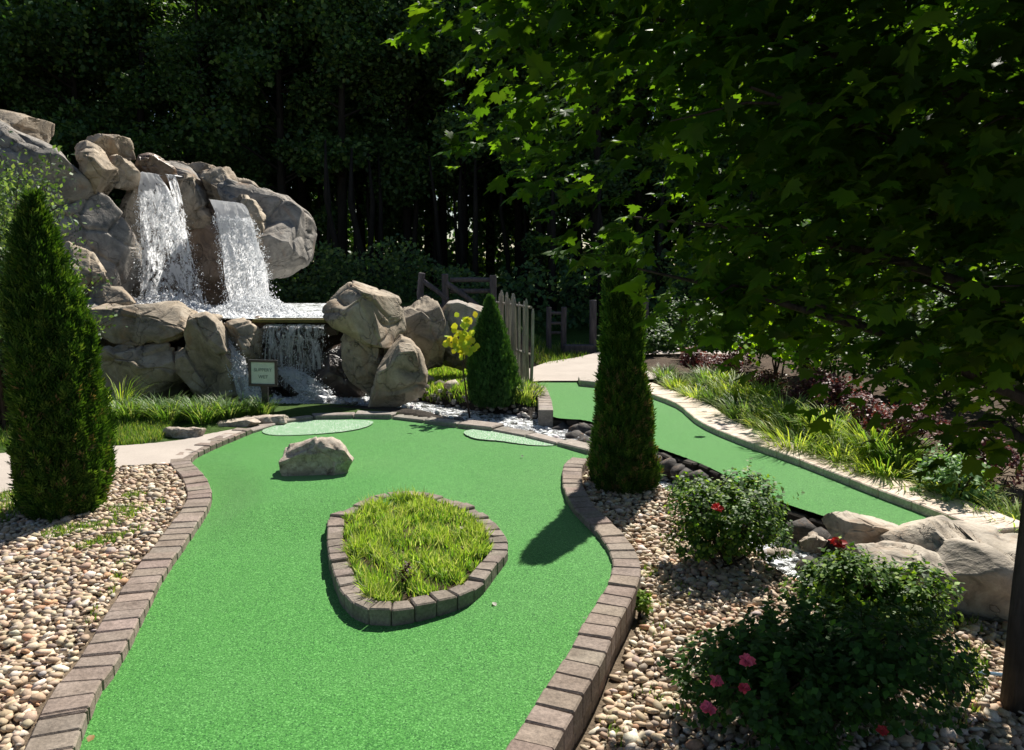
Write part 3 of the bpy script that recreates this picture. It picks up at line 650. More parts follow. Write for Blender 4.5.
pebbles('right_gravel', RB, .043, gh, PAL, 'tan river pebbles covering the planted bed right of the main green', avoid=lambda x, y: (sdf(x, y, GREEN1) > .18) & (sdf(x, y, GREEN2) > .12))
SP = ([(.30, .28, .26), (.12, .11, .10), (.5, .48, .45), (.2, .17, .14)], [.3, .35, .15, .2])
sb = np.vstack([STREAM[:48]])
def sdist(x, y): return dist_line(x, y, STREAM)
pebbles('stream_gravel', W([(240, 392), (400, 392), (520, 414), (650, 455), (760, 497), (850, 530), (900, 600), (800, 575), (700, 510), (600, 470), (490, 440), (400, 424), (240, 416)], -.15), .085,
        lambda x, y: gh(x, y) + .03, SP, 'small wet stones along the bed and banks of the stream', avoid=lambda x, y: (sdist(x, y) < .46) & (sdf(x, y, GREEN1) > .2) & (sdf(x, y, GREEN2) > .08) & ((sdist(x, y) > .2) | (np.sin(x * 7) * np.sin(y * 9) > .2)), size=(.045, .032, .024), lay=1)

# dark angular stones along the stream bank
def small_stone(p, s, mat, seed):
    S, F = ico(2); V = []
    for v in S:
        q = Vector(v); d, pp = noise.voronoi(q * 1.1 + Vector((seed, 0, seed * .7)))
        V.append(q * (.75 + .5 * min(d[0], 1)) + noise.noise_vector(q * 2 + Vector((seed,) * 3)) * .18)
    V = np.array(V) * s
    a = random.uniform(0, 6.3); ca, sa = math.cos(a), math.sin(a); V = V @ np.array([[ca, -sa, 0], [sa, ca, 0], [0, 0, 1]]).T
    o = mesh_np('stream_stone', V + np.array(p), F, M[mat], smooth=False, loc=(p[0], p[1], p[2])); return o
bank = [(392, 394), (408, 398), (424, 401), (440, 399), (452, 404), (468, 402), (480, 405), (494, 406), (508, 408), (520, 411), (532, 412), (545, 417), (556, 420), (566, 424), (575, 428), (584, 432), (590, 438), (560, 432), (574, 438), (586, 444), (430, 391), (446, 394), (500, 400), (534, 405), (662, 459), (676, 466), (690, 469), (706, 476), (722, 483), (742, 491), (756, 496), (770, 502), (786, 508), (800, 515), (815, 519), (826, 524), (780, 540), (760, 527), (812, 558), (838, 560)]
for i, (x, y) in enumerate(bank):
    g = G(x, y, -.08); g[2] = float(ground_h(np.array([g[0]]), np.array([g[1]]))[0]) + .04
    if float(sdf(np.array([g[0]]), np.array([g[1]]), GREEN2)[0]) < .14: continue
    s = np.array((random.uniform(.08, .15), random.uniform(.07, .11), random.uniform(.06, .10)))
    o = small_stone(g, s, 'dark_stone' if i % 4 else 'rock_small', i * 1.7)
    tag(o, 'dark angular stone on the bank of the stream between the greens' if i % 4 else 'pale angular stone on the bank of the stream between the greens', 'stone', 'dark stones on the stream bank' if i % 4 else 'pale stones on the stream bank')

for i, q_ in enumerate(resample(K4, .17)):
    px_ = 512 + FPX * q_[0] / q_[1]
    if px_ > 900 or px_ < 560: continue
    nrm_ = np.array(STREAM[np.argmin(np.hypot(*(STREAM - q_).T))]) - q_; nrm_ /= np.linalg.norm(nrm_) + 1e-9; c_ = q_ + nrm_ * random.uniform(.07, .12)
    o = small_stone((c_[0], c_[1], random.uniform(-.09, -.05)), np.array((random.uniform(.10, .15), random.uniform(.07, .10), random.uniform(.07, .10))), 'dark_stone', 50 + i * 1.3)
    tag(o, 'dark angular stone on the bank of the stream between the greens', 'stone', 'dark stones on the stream bank')

# ------------------------------------------------------------------ falling water
_bm = bmesh.new(); bmesh.ops.create_icosphere(_bm, subdivisions=1, radius=1); S1 = np.array([v.co[:] for v in _bm.verts]); F1 = np.array([[v.index for v in f.verts] for f in _bm.faces]); _bm.free()
S1 = np.array([(1, 0, 0), (-1, 0, 0), (0, 1, 0), (0, -1, 0), (0, 0, 1), (0, 0, -1)], float); F1 = np.array([(0, 2, 4), (2, 1, 4), (1, 3, 4), (3, 0, 4), (2, 0, 5), (1, 2, 5), (3, 1, 5), (0, 3, 5)])
def mat_fall(name, su, st, lo0, lo1, soft=.10, dist=.6):
    m, n, out = newmat(name); at = N(n, 'ShaderNodeAttribute', attribute_name='col').outputs['Color']
    v = scaled(n, at, (su, st, 9)); f = noise_t(n, v, 1.0, 5, .68, dist); sx = N(n, 'ShaderNodeSeparateXYZ'); n.links.new(at, sx.inputs[0])
    thr = N(n, 'ShaderNodeMapRange'); thr.inputs['To Min'].default_value = lo0; thr.inputs['To Max'].default_value = lo1; n.links.new(sx.outputs['Y'], thr.inputs['Value'])
    d = N(n, 'ShaderNodeMath', operation='SUBTRACT'); n.links.new(f, d.inputs[0]); n.links.new(thr.outputs[0], d.inputs[1])
    al = N(n, 'ShaderNodeMapRange'); al.inputs['From Min'].default_value = -soft * .3; al.inputs['From Max'].default_value = soft; n.links.new(d.outputs[0], al.inputs['Value'])
    a = N(n, 'ShaderNodeBsdfPrincipled'); a.inputs['Base Color'].default_value = (.93, .95, .97, 1); a.inputs['Roughness'].default_value = .3
    n.links.new(bump(n, f, .8, .03), a.inputs['Normal'])
    t = N(n, 'ShaderNodeBsdfTranslucent'); t.inputs[0].default_value = (.97, .98, 1, 1)
    mx = N(n, 'ShaderNodeMixShader'); mx.inputs[0].default_value = .8; n.links.new(a.outputs[0], mx.inputs[1]); n.links.new(t.outputs[0], mx.inputs[2])
    tr = N(n, 'ShaderNodeBsdfTransparent'); m2 = N(n, 'ShaderNodeMixShader'); n.links.new(al.outputs[0], m2.inputs[0]); n.links.new(tr.outputs[0], m2.inputs[1]); n.links.new(mx.outputs[0], m2.inputs[2])
    n.links.new(m2.outputs[0], out.inputs[0]); return m
M['fall_lace'] = mat_fall('falling_water_lace', 9, 16, .26, .50, .09, .5)
M['fall_curtain'] = mat_fall('falling_water_curtain', 26, 5, .16, .42, .12, .3)
M['fall_thin'] = mat_fall('falling_water_strands', 13, 3.0, .47, .55, .07, .9)
M['fall_trickle'] = mat_fall('falling_water_trickle', 4, 14, .36, .52, .08, .4)
M['fall_cascade'] = mat_fall('tumbling_water', 5, 9, .36, .44, .08, 1.2)
def sheets(name, mat, fn, nu, nt, layers, parent, wob=.03, seed=0):
    Vs = []; Fs = []; Cs = []; n0 = 0
    for l in range(layers):
        u, t = np.meshgrid(np.linspace(0, 1, nu), np.linspace(0, 1, nt)); p = fn(u.ravel(), t.ravel(), l)
        w_ = np.array([noise.noise_vector(Vector((a * 5, b * 6, seed + l * 3.3))) for a, b in zip(u.ravel(), t.ravel())]); p = p + w_ * wob * (.25 + t.ravel()[:, None])
        idx = np.arange(nu * nt).reshape(nt, nu) + n0; Fs.append(np.stack([idx[:-1, :-1], idx[:-1, 1:], idx[1:, 1:], idx[1:, :-1]], -1).reshape(-1, 4))
        Vs.append(p); Cs.append(np.stack([u.ravel(), t.ravel(), np.full(nu * nt, l * .37 + seed * .11)], 1)); n0 += nu * nt
    return mesh_np(name, np.vstack(Vs), np.vstack(Fs), M[mat], parent=parent, smooth=True, col=np.vstack(Cs))
def waterfall(lip0, lip1, v0, sx, drop, mat, label, layers=2, wob=.05, nd=4000, dsize=.0042, seed=1, run=.35, lay=.10):
    lip0, lip1, v0 = map(np.array, (lip0, lip1, v0)); g = 9.8; T = (v0[2] + math.sqrt(v0[2] ** 2 + 2 * g * drop)) / g; base = (lip0 + lip1) / 2
    root = empty('waterfall', base, label, 'waterfall', 'waterfalls of the cliff')
    def fn(u, t, l):
        tt = np.clip((t - .08) / .92, 0, 1) * T; p = lip0 + (lip1 - lip0) * u[:, None] - base; vx = v0[0] + (u - .5) * sx
        q = np.stack([vx * tt, (v0[1] * (1 - lay * l)) * tt, v0[2] * tt - .5 * g * tt * tt], 1); back = np.clip(.08 - t, 0, 1)[:, None] / .08 * np.array((0, run, .015)); return p + q + back
    sheets('water_sheet', mat, fn, 36, 60, layers, root, wob, seed)
    u = rng.uniform(-.04, 1.04, nd); t = rng.uniform(.25, 1, nd) ** .6; p = fn(u, t, 0) + rng.normal(0, 1, (nd, 3)) * (.02 + .05 * t[:, None] ** 2)
    s_ = rng.lognormal(0, .4, nd) * dsize; V, F, _ = inst(S1, F1, p, rot_from(rdir(nd), np.array((0, -.4, -1)) + .2 * rdir(nd)), np.stack([s_, s_ * rng.uniform(1, 3, nd), s_], 1)); mesh_np('spray', V, F, M['foam'], parent=root); return root
waterfall(P(141, 172, 12.6), P(153, 174, 12.6), (1.07, -1.45, -.1), 1.15, 2.28, 'fall_lace', 'left waterfall, narrow at its lip and fanning out over dark rock', layers=1, nd=8000, seed=1)
waterfall(P(165, 174, 12.75), P(174, 175, 12.75), (.62, -.7, 0), .06, 2.2, 'fall_trickle', 'thin broken trickle of water between the two waterfalls', layers=1, nd=500, seed=3, wob=.03)
waterfall(P(208, 199, 12.65), P(240, 203, 12.65), (1.15, -1.55, -.1), .26, 1.87, 'fall_curtain', 'right waterfall, a broad white curtain falling into the upper pool', layers=1, nd=9000, seed=5)
waterfall(P(264, 326, 9.93), P(324, 326, 9.93), (.02, -.34, 0), .03, .80, 'fall_thin', 'thin strands of water spilling over the mossy ledge', layers=2, nd=1400, dsize=.0035, seed=7, wob=.035, run=.1)
def cascade(path, width, label, nd=1500, seed=1):
    L = smooth_line(np.array(path), 10); d = np.r_[0, np.cumsum(np.linalg.norm(np.diff(L, axis=0), axis=1))] ; d /= d[-1]; root = empty('cascade', L[0], label, 'cascade', 'cascades beside the sign')
    def fn(u, t, l):
        p = np.stack([np.interp(t, d, L[:, k]) for k in range(3)], 1) - L[0]; wd = np.interp(t, [0, 1], width); p[:, 0] += (u - .5) * wd; p[:, 2] += .03 * np.sin(t * 26 + l) * t - .05 * l + .10 * wd * np.cos((u - .5) * 3); return p
    sheets('water_sheet', 'fall_cascade', fn, 24, 46, 2, root, .06, seed)
    u = rng.uniform(-.05, 1.05, nd); t = rng.uniform(0, 1, nd); p = fn(u, t, 0) + rng.normal(0, .03, (nd, 3)); s_ = rng.lognormal(0, .4, nd) * .004
    V, F, _ = inst(S1, F1, p, rot_from(rdir(nd), rdir(nd)), np.stack([s_, s_ * 2, s_], 1)); mesh_np('spray', V, F, M['foam'], parent=root); return root
cascade([P(216, 324, 10.0), P(222, 340, 9.75), P(232, 356, 9.6), P(243, 378, 9.45), P(254, 400, 9.35)], (.13, .30), 'side cascade tumbling between the sloping boulder and the pointed rock', seed=2)
cascade([P(284, 368, 9.85), P(297, 376, 9.7), P(308, 386, 9.6), P(322, 402, 9.45)], (.22, .42), 'bluish white cascade running down the dark rocks right of the sign', seed=4)
def foam(name, cx, cyy, cz, rx, ry, hz, n, label, size=.02):
    a = rng.uniform(0, 2 * math.pi, n); r = np.sqrt(rng.uniform(0, 1, n)); p = np.stack([cx + r * np.cos(a) * rx, cyy + r * np.sin(a) * ry, cz + abs(rng.normal(0, 1, n)) * hz * (1.15 - r) ** 1.2], 1)
    sz = rng.lognormal(0, .55, n) * size; V, F, _ = inst(S1, F1, p, rot_from(rdir(n), rdir(n)), np.stack([sz, sz * 1.5, sz], 1))
    o = mesh_np(name, V, F, M['foam']); return tag(o, label, 'foam', kind='stuff')
a = P(172, 306, 11.4); b2 = P(250, 308, 11.4)
foam('pool_foam', a[0] - .1, 11.35, UPZ, .75, .7, .13, 16000, 'white spray and foam where the left waterfall lands', .0075)
foam('pool_foam', b2[0] + .05, 11.4, UPZ, .65, .7, .13, 16000, 'white spray and foam where the right waterfall lands', .0075)
c2 = P(215, 315, 10.8); foam('pool_foam', c2[0] + .3, 10.9, UPZ - .01, 1.3, .6, .012, 11000, 'thin foam drifting across the upper pool', .009)
c3 = G(315, 403, -.05); foam('pool_foam', c3[0], c3[1] + .05, -.04, .95, .26, .018, 9000, 'foam on the lower pool at the foot of the falls', .009)
# foam flecks following the stream, their white also painting glints on the water
L = resample(STREAM, .02); q = rng.integers(0, len(L), 2600); p = np.c_[L[q] + rng.normal(0, .12, (2600, 2)), wz(L[q][:, 1]) + .008]
kk = np.array([noise.noise(Vector((a_[0] * 3.5, a_[1] * 3.5, 0))) > -.02 for a_ in p]) | ((p[:, 1] < 6.2)) & (rng.uniform(size=2600) < .75); p = p[kk]
sz = rng.lognormal(0, .5, len(p)) * .013; V, F, _ = inst(S1, F1, p, rot_from(np.tile([0, 0, 1.], (len(p), 1)), rdir(len(p))), np.stack([sz * 1.6, sz, sz * .5], 1))
tag(mesh_np('stream_flecks', V, F, M['foam'], smooth=True), 'broken white flecks of foam and painted glints along the stream', 'foam', kind='stuff')

# ------------------------------------------------------------------ grass
def blades(name, P0, hmin, hmax, wd, pal, label=None, lean=.35, parent=None, kind='stuff', cat='grass', outward=None, mat='grass', jit=.2):
    n = len(P0); d = rdir(n); d[:, 2] = 0
    if outward is not None: d = d * .6 + outward
    up = np.c_[d[:, :2] * lean * rng.uniform(.2, 1.3, (n, 1)), np.ones(n)]; nr = np.cross(up, rdir(n))
    Rm = rot_from(nr, up); h = rng.uniform(hmin, hmax, n); ww = wd * rng.uniform(.7, 1.4, n)
    V, F, cc = inst(BL_V, BL_F, P0, Rm, np.stack([ww, h, h * .8], 1), palette(n, pal, jit))
    o = mesh_np(name, V, F, M[mat], parent=parent, col=cc)
    if not parent: tag(o, label, cat, kind=kind)
    return o
GP = [(.09, .19, .025), (.14, .25, .035), (.20, .29, .05), (.07, .14, .03), (.26, .29, .10), (.19, .24, .11)]
def in_poly(poly, n, shrink=0, zf=gh, dens=None):
    x0, y0 = poly.min(0); x1, y1 = poly.max(0); out = []
    while sum(map(len, out)) < n:
        x = rng.uniform(x0, x1, n * 2); y = rng.uniform(y0, y1, n * 2); k = sdf(x, y, poly) < -shrink
        if dens: k &= rng.uniform(size=len(x)) < dens(x, y)
        out.append(np.stack([x[k], y[k]], 1))
    p = np.vstack(out)[:n]; return np.c_[p, zf(p[:, 0], p[:, 1])]
def nz2(s, th=0, o=0):
    return lambda x, y: np.array([sstep(th - .15, th + .15, noise.noise(Vector((a * s, b * s, o)))) for a, b in zip(x, y)])
isl_in = ISL + (ISL.mean(0) - ISL) * .14
pp = in_poly(ISL, 8500, .105, lambda x, y: .06 + 0 * x, dens=lambda x, y: .12 + .88 * nz2(7, -.02)(x, y))
pp2 = pp[rng.uniform(size=len(pp)) < nz2(6, .1, 3)(pp[:, 0], pp[:, 1])][:2600]
blades('island_grass', pp2 + rng.normal(0, .012, pp2.shape) * (1, 1, 0), .07, .12, .0055, [(.30, .42, .07), (.42, .46, .22), (.24, .36, .05)], 'longer pale grass stems leaning over the island grass', lean=1.1)
blades('island_grass', pp, .025, .075, .0065, [(.15, .31, .035), (.25, .40, .05), (.33, .46, .08), (.06, .13, .02), (.48, .52, .26), (.16, .26, .06)], 'bright uncut grass filling the block ringed island on the green', lean=.8, jit=.35)
def patch(pxs, n, hmin, hmax, wd, label, z=0, pal=GP, name='grass', dens=None, lean=.4):
    poly = smooth_line(W(pxs, z), 4, True)
    pp = in_poly(poly, n, 0, gh, dens); pp = pp[(dist_line(pp[:, 0], pp[:, 1], K2) > .40) & (sdf(pp[:, 0], pp[:, 1], GREEN2) > .1) & (sdf(pp[:, 0], pp[:, 1], LPATH) > .03) & (sdf(pp[:, 0], pp[:, 1], GREEN1) > .2)]; blades(name, pp, hmin, hmax, wd, pal, label, lean)
patch([(105, 432), (170, 424), (165, 441), (150, 447), (110, 449)], 3500, .03, .08, .008, 'short bright lawn between the left path and the tall grass')
patch([(-60, 420), (12, 408), (20, 440), (10, 452), (-60, 455)], 1800, .04, .12, .009, 'grass at the far left beyond the concrete path')
patch([(-60, 496), (15, 492), (35, 505), (25, 522), (-60, 545)], 2200, .03, .09, .008, 'low lawn patch left of the tall evergreen by the path')
patch([(40, 535), (70, 515), (110, 500), (150, 500), (168, 515), (150, 530), (125, 545), (90, 556), (55, 552)], 2600, .015, .05, .008, 'thin weeds creeping over the left pebble bed', dens=lambda x, y: nz2(4, .05)(x, y))
patch([(150, 452), (188, 460), (196, 480), (176, 478)], 260, .02, .06, .007, 'few weeds by the bend of the left kerb')
patch([(120, 568), (145, 565), (150, 590), (125, 600), (90, 670), (80, 650)], 320, .015, .045, .007, 'sparse weeds beside the left block kerb', dens=nz2(6, .1))
patch([(408, 380), (425, 368), (470, 366), (500, 382), (548, 384), (553, 405), (520, 409), (470, 404), (430, 398), (412, 394)], 11000, .05, .13, .014, 'sunlit grass on the small mound round the conical spruce', pal=[(.24, .40, .05), (.32, .46, .07), (.15, .28, .03), (.38, .44, .14)])
patch([(536, 350), (580, 347), (585, 360), (540, 368)], 1500, .06, .18, .015, 'rough grass beside the far path near the stake fence')
patch([(600, 345), (690, 345), (640, 338), (600, 340)], 1500, .05, .12, .02, 'lawn beyond the far gate')
patch([(640, 560), (700, 560), (660, 720), (690, 748), (640, 750), (600, 700)], 500, .015, .045, .006, 'sparse weeds in the right pebble bed', z=-.1, dens=nz2(4, .25, 5))
patch([(840, 640), (960, 600), (990, 660), (960, 740), (880, 720)], 900, .02, .06, .007, 'weeds among the pebbles near the maple trunk', z=-.1, dens=nz2(4, .1, 8))
patch([(690, 398), (790, 400), (880, 440), (960, 470), (1030, 500), (1060, 560), (990, 545), (900, 500), (800, 462), (720, 425)], 6000, .02, .08, .010, 'weedy grass along the outer side of the pale kerb', z=.15)

ORD = 'first second third fourth fifth sixth seventh eighth ninth tenth eleventh twelfth thirteenth fourteenth fifteenth sixteenth seventeenth eighteenth nineteenth twentieth twenty-first twenty-second twenty-third twenty-fourth twenty-fifth twenty-sixth twenty-seventh twenty-eighth'.split()
# row of strap leaved clumps in front of the cracked boulder and other clumps: each clump a plant
def clump(px, py, z, r, h, n, pal, label, group, cat='plant', name='grass_clump', lean=.7, wd=.013, Yfix=None, dx=0):
    g = G(px, py, z); g[0] += dx; g[2] = float(ground_h(np.array([g[0]]), np.array([g[1]]))[0])
    a = rng.uniform(0, 2 * math.pi, n); rr = r * .45 * np.sqrt(rng.uniform(0, 1, n)); d = np.stack([np.cos(a), np.sin(a), 0 * a], 1)
    P0 = d * rr[:, None]; root = empty(name, g, label, cat, group)
    up = d * (lean * rng.uniform(.15, 1.1, (n, 1))); up[:, 2] = 1; nr = np.cross(up, np.cross([0, 0, 1.], d) + rdir(n) * .15); nr = np.cross(np.cross(up, d + 1e-3), up) * -1
    Rm = rot_from(-nr, up); hh = h * rng.uniform(.55, 1.1, n)
    tv = np.array([(-.5, 0, 0), (.5, 0, 0), (-.45, .4, .05), (.45, .4, .05), (-.3, .75, .22), (.3, .75, .22), (0, .95, .5)], float); tf = np.array([(0, 1, 3), (0, 3, 2), (2, 3, 5), (2, 5, 4), (4, 5, 6)])
    V, F, cc = inst(tv, tf, P0, Rm, np.stack([np.full(n, wd), hh, hh * .95], 1), palette(n, pal, .22))
    mesh_np('leaves', V, F, M['grass'], parent=root, col=cc); return root
LIME = [(.24, .35, .05), (.33, .41, .07), (.14, .25, .035), (.40, .45, .12)]
MIDG = [(.10, .20, .04), (.15, .25, .055), (.06, .12, .025), (.24, .30, .12)]
for i, x in enumerate(range(108, 240, 12)):
    clump(x, 416 + (i % 3) * 3, .03, .32, .24 + .05 * ((i * 7) % 3), 210, MIDG, ORD[i] + ' strap leaved grass clump from the left in the row before the cracked boulder', 'grass clumps before the lower boulders')
clump(122, 414, .03, .2, .5, 60, LIME, 'tallest upright grass tuft in the row before the cracked boulder', 'grass clumps before the lower boulders', lean=.4)
DG = [(.05, .12, .02), (.08, .18, .03), (.12, .22, .04)]
clump(243, 416, .03, .34, .26, 150, DG, 'dark green strap leaved clump just left of the sign post', 'grass clumps before the lower boulders')
clump(262, 413, .03, .3, .22, 130, MIDG, 'mid green strap leaved clump at the foot of the sign post', 'grass clumps before the lower boulders')
gp = [(716, 396, .4, .4), (762, 420, .4, .4), (806, 436, .36, .4), (846, 452, .36, .4), (870, 462, .3, .34), (925, 486, .3, .3), (735, 402, .36, .36), (784, 428, .36, .4), (690, 386, .34, .34), (662, 384, .3, .3), (680, 392, .32, .32), (700, 398, .35, .34), (724, 412, .38, .38), (742, 421, .3, .3), (772, 438, .45, .45), (792, 444, .35, .34), (816, 452, .3, .36), (836, 462, .3, .3), (856, 466, .3, .34), (880, 478, .3, .3), (905, 486, .28, .26), (940, 496, .3, .3), (965, 506, .3, .26), (990, 512, .3, .32), (700, 385, .3, .3), (750, 405, .3, .3), (650, 374, .3, .28)]
gp.sort(key=lambda q: q[1])
for i, (x, y, r_, h_) in enumerate(gp):
    clump(x, y, .15, r_ * 1.1, h_ * .95, 240, LIME if i % 3 else MIDG, ORD[i] + (' arching grass clump, lime green, from the far end of the pale kerb' if i % 3 else ' arching grass clump, mid green, from the far end of the pale kerb'), 'arching grass clumps along the pale kerb', dx=.22)
clump(524, 396, .1, .5, .26, 260, [(.25, .32, .10), (.32, .36, .14), (.16, .25, .06)], 'straggly pale green groundcover clump right of the conical spruce', None)

# ------------------------------------------------------------------ shrubs
def shrub(name, base, rx, ry, h, n, ls, pal, label, cat, group=None, mat='leaf', template=None, z0=.05, flowers=(), fcol=None, open_=.5, stems=9, seed=1, lumps=7, spiky=0, low=.0):
    r = np.random.default_rng(seed); base = np.array(base, float); root = empty(name, base, label, cat, group)
    lc = np.stack([r.uniform(-.55, .55, lumps) * rx, r.uniform(-.55, .55, lumps) * ry, r.uniform(.2, .72, lumps) * h], 1); lr = r.uniform(.36, .58, lumps) * min(rx, ry, h * .8) * 1.05
    lc = np.vstack([lc, [0, 0, h * .42]]); lr = np.r_[lr, min(rx, ry, h * .6) * .8]
    ntw = n // 9; wts = lr ** 2; q = r.choice(len(lr), ntw, p=wts / wts.sum()); d = r.normal(size=(ntw, 3)); d /= np.linalg.norm(d, axis=1)[:, None]; d[:, 2] = np.where(d[:, 2] < -.35, -d[:, 2], d[:, 2])
    rad = lr[q] * r.uniform(open_, 1.08, ntw) ** .5 * np.where(r.uniform(size=ntw) < .10, r.uniform(1.1, 1.45, ntw), 1); tip = lc[q] + d * rad[:, None] * np.array((rx / max(min(rx, ry), .01), ry / max(min(rx, ry), .01), 1)) ** .6
    tip[:, 2] = np.maximum(tip[:, 2], z0 + r.uniform(0, .08, ntw))
    ax = d * .8 + np.array((0, 0, .7)); ax /= np.linalg.norm(ax, axis=1)[:, None]
    # leaves in whorls on each twig
    k = 9; pos = np.repeat(tip, k, 0) + np.repeat(ax, k, 0) * (np.tile(np.linspace(-1.6, .8, k), ntw)[:, None] * ls)
    out = r.normal(size=(ntw * k, 3)); axr = np.repeat(ax, k, 0); out -= (out * axr).sum(1)[:, None] * axr; out /= np.linalg.norm(out, axis=1)[:, None]
    dirv = out + axr * r.uniform(.2, .9, (len(out), 1)); nrm = axr - .3 * out + r.normal(0, .25, out.shape)
    T = template or (QUAD_V, QUAD_F); sz = ls * r.uniform(.65, 1.25, len(pos))
    cc = palette(len(pos), pal, .22, r)
    V, F, cc = inst(T[0], T[1], pos, rot_from(nrm, dirv), sz, cc); mesh_np('foliage', V, F, M[mat], parent=root, col=cc)
    mb = MB()
    for i in range(stems):
        j = r.integers(len(lr)); a = Vector((r.uniform(-.12, .12) * rx, r.uniform(-.12, .12) * ry, 0)); e = Vector(lc[j]) + Vector(r.normal(0, .25, 3)) * float(lr[j])
        mid = a.lerp(e, .5) + Vector(r.normal(0, .06, 3)) * h; mb.tube([a, mid, e], [.012 * h + .004, .009 * h + .003, .003], 5)
    for i in range(min(90, ntw // 6)):
        t = tip[r.integers(ntw)]; j = np.argmin(((lc - t) ** 2).sum(1)); mb.tube([lc[j] * .8, (lc[j] + t) / 2 + r.normal(0, .02, 3), t], [.005, .004, .002], 3)
    mb.build('stem', M['stem'], root)
    for f, (fx, fy, fz, fs, fc) in enumerate(flowers):
        m_ = 26; dd = r.normal(size=(m_, 3)); dd[:, 2] = abs(dd[:, 2]) * .8; dd[:, 1] -= .4; dd /= np.linalg.norm(dd, axis=1)[:, None]
        V, F, cc = inst(LEAF_V * np.array((1.6, 1, 1.4)), LEAF_F, np.array([(fx, fy, fz)]) - base + dd * fs * .15, rot_from(np.cross(dd, rdir(m_)) * .5 + np.array((0, -.3, .6)), dd), r.uniform(.55, 1, m_) * fs, palette(m_, [fc, tuple(x * .75 for x in fc)], .15, r))
        mesh_np('flower', V, F, M['petal'], parent=root, col=cc)
    return root
AZ = [(.035, .085, .015), (.055, .12, .018), (.09, .17, .025), (.22, .33, .045), (.025, .06, .012)]  # bright yellow-green paints sunlit tips as paler young growth
def gz(x, y): return float(ground_h(np.array([x]), np.array([y]))[0])
RED = (.55, .035, .03); PINK = (.85, .16, .24)
b1 = G(732, 580, -.12); b1[2] = gz(*b1[:2]) - .01; b1[1] += .25; b1[0] += .07
shrub('azalea_bush', b1, .45, .38, .58, 9500, .031, AZ, 'round azalea bush with one red flower between the middle evergreen and the stream', 'bush', 'azalea bushes in the right pebble bed', flowers=[(*P(718, 508, b1[1] - .22), .04, RED)], seed=5, lumps=9)
b2_ = G(880, 655, -.12); b2_[2] = gz(*b2_[:2]) - .01; b2_[1] += .25
shrub('azalea_bush', b2_, .42, .34, .46, 8500, .031, AZ, 'azalea bush with a red flower at its upper left, before the big boulder', 'bush', 'azalea bushes in the right pebble bed', flowers=[(*P(838, 543, b2_[1]), .045, RED)], seed=8, lumps=9)
b3 = np.array((1.16, 2.72, 0)); b3[2] = gz(1.16, 2.72) - .01
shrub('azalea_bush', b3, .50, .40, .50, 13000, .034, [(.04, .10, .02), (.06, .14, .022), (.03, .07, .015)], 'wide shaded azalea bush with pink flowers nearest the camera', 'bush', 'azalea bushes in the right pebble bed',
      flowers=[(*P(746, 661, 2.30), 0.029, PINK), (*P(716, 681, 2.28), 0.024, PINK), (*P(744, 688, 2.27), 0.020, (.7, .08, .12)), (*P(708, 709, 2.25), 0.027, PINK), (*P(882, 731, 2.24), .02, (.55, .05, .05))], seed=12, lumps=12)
# low sprays of the bushes' neighbours
for i, (x, y, s_, lab) in enumerate([(890, 590, .16, 'low leafy shoot growing against the front of the big grey boulder'), (925, 620, .14, 'small yellow green shoot beside the thin slab stone'), (790, 505, .14, 'light sprig reaching over the stream at the right of the round azalea'), (640, 600, .07, 'tiny seedling in the pebbles below the middle evergreen'), (955, 690, .12, 'scrappy seedling in pebbles by the maple trunk')]):
    g = G(x, y + 10, -.1); g[2] = gz(*g[:2]); shrub('leafy_shoot', g, s_, s_, s_ * 2.2, 420, .026, [(.14, .24, .03), (.2, .3, .05), (.09, .17, .025)], lab, 'plant', 'loose shoots in the right bed', seed=30 + i, lumps=3, stems=3)
# barberries and dark shrubs behind the kerb
BB = [(.10, .03, .035), (.15, .045, .045), (.22, .09, .08), (.07, .025, .03), (.16, .10, .06)]
for i, (x, y, s_, h_) in enumerate([(728, 384, .36, .38), (700, 376, .3, .34), (772, 402, .26, .3), (925, 462, .34, .42), (1010, 486, .34, .42), (885, 448, .3, .36), (815, 415, .34, .42), (845, 430, .32, .42)]):
    g = G(x, y, .15); g[2] = gz(*g[:2]); g[1] += .25
    shrub('barberry_bush', g, s_, s_, h_, 2400, .036, BB, ['wine red barberry second from the far path behind the arching grasses', 'wine red barberry nearest the far path behind the arching grasses', 'small wine red barberry third from the far path', 'large wine red barberry in shade left of the pale ferny plant', 'wine red barberry at the right edge of the garden', 'small wine red barberry sixth from the far path under the maple', 'wine red barberry fourth from the far path', 'wine red barberry fifth from the far path'][i], 'bush', 'wine red barberries', mat='barberry', seed=50 + i, lumps=6, stems=5)
DK = [(.03, .07, .015), (.05, .11, .02), (.08, .15, .025)]
for i, (x, y, Y, s_, h_) in enumerate([(650, 350, 13.5, .8, .7), (720, 352, 12.5, .9, .9), (780, 372, 10.8, .9, .9), (850, 395, 9.3, .9, 1.0), (940, 420, 8.2, .9, 1.1), (1020, 440, 7.4, .8, 1.0), (690, 340, 15.5, 1.2, 1.0), (900, 380, 11.5, 1.3, 1.3), (1040, 380, 10.5, 1.3, 1.6)]):
    g = P(x, y, Y); g[2] = gz(g[0], g[1])
    shrub('dark_shrub', g, s_, s_, h_, 3600, .065, DK, 'dark leafy shrub in the shade behind the barberries', 'shrub', 'dark shrubs behind the barberries', seed=70 + i, lumps=7, stems=5)
# pale ferny plant at right edge
g = G(965, 488, .2); g[2] = gz(*g[:2]); g[1] += .2; shrub('ferny_plant', g, .3, .3, .5, 1500, .045, [(.14, .24, .10), (.2, .32, .14), (.1, .2, .08)], 'pale green ferny plant between barberries at the right edge of the garden', 'plant', seed=90)
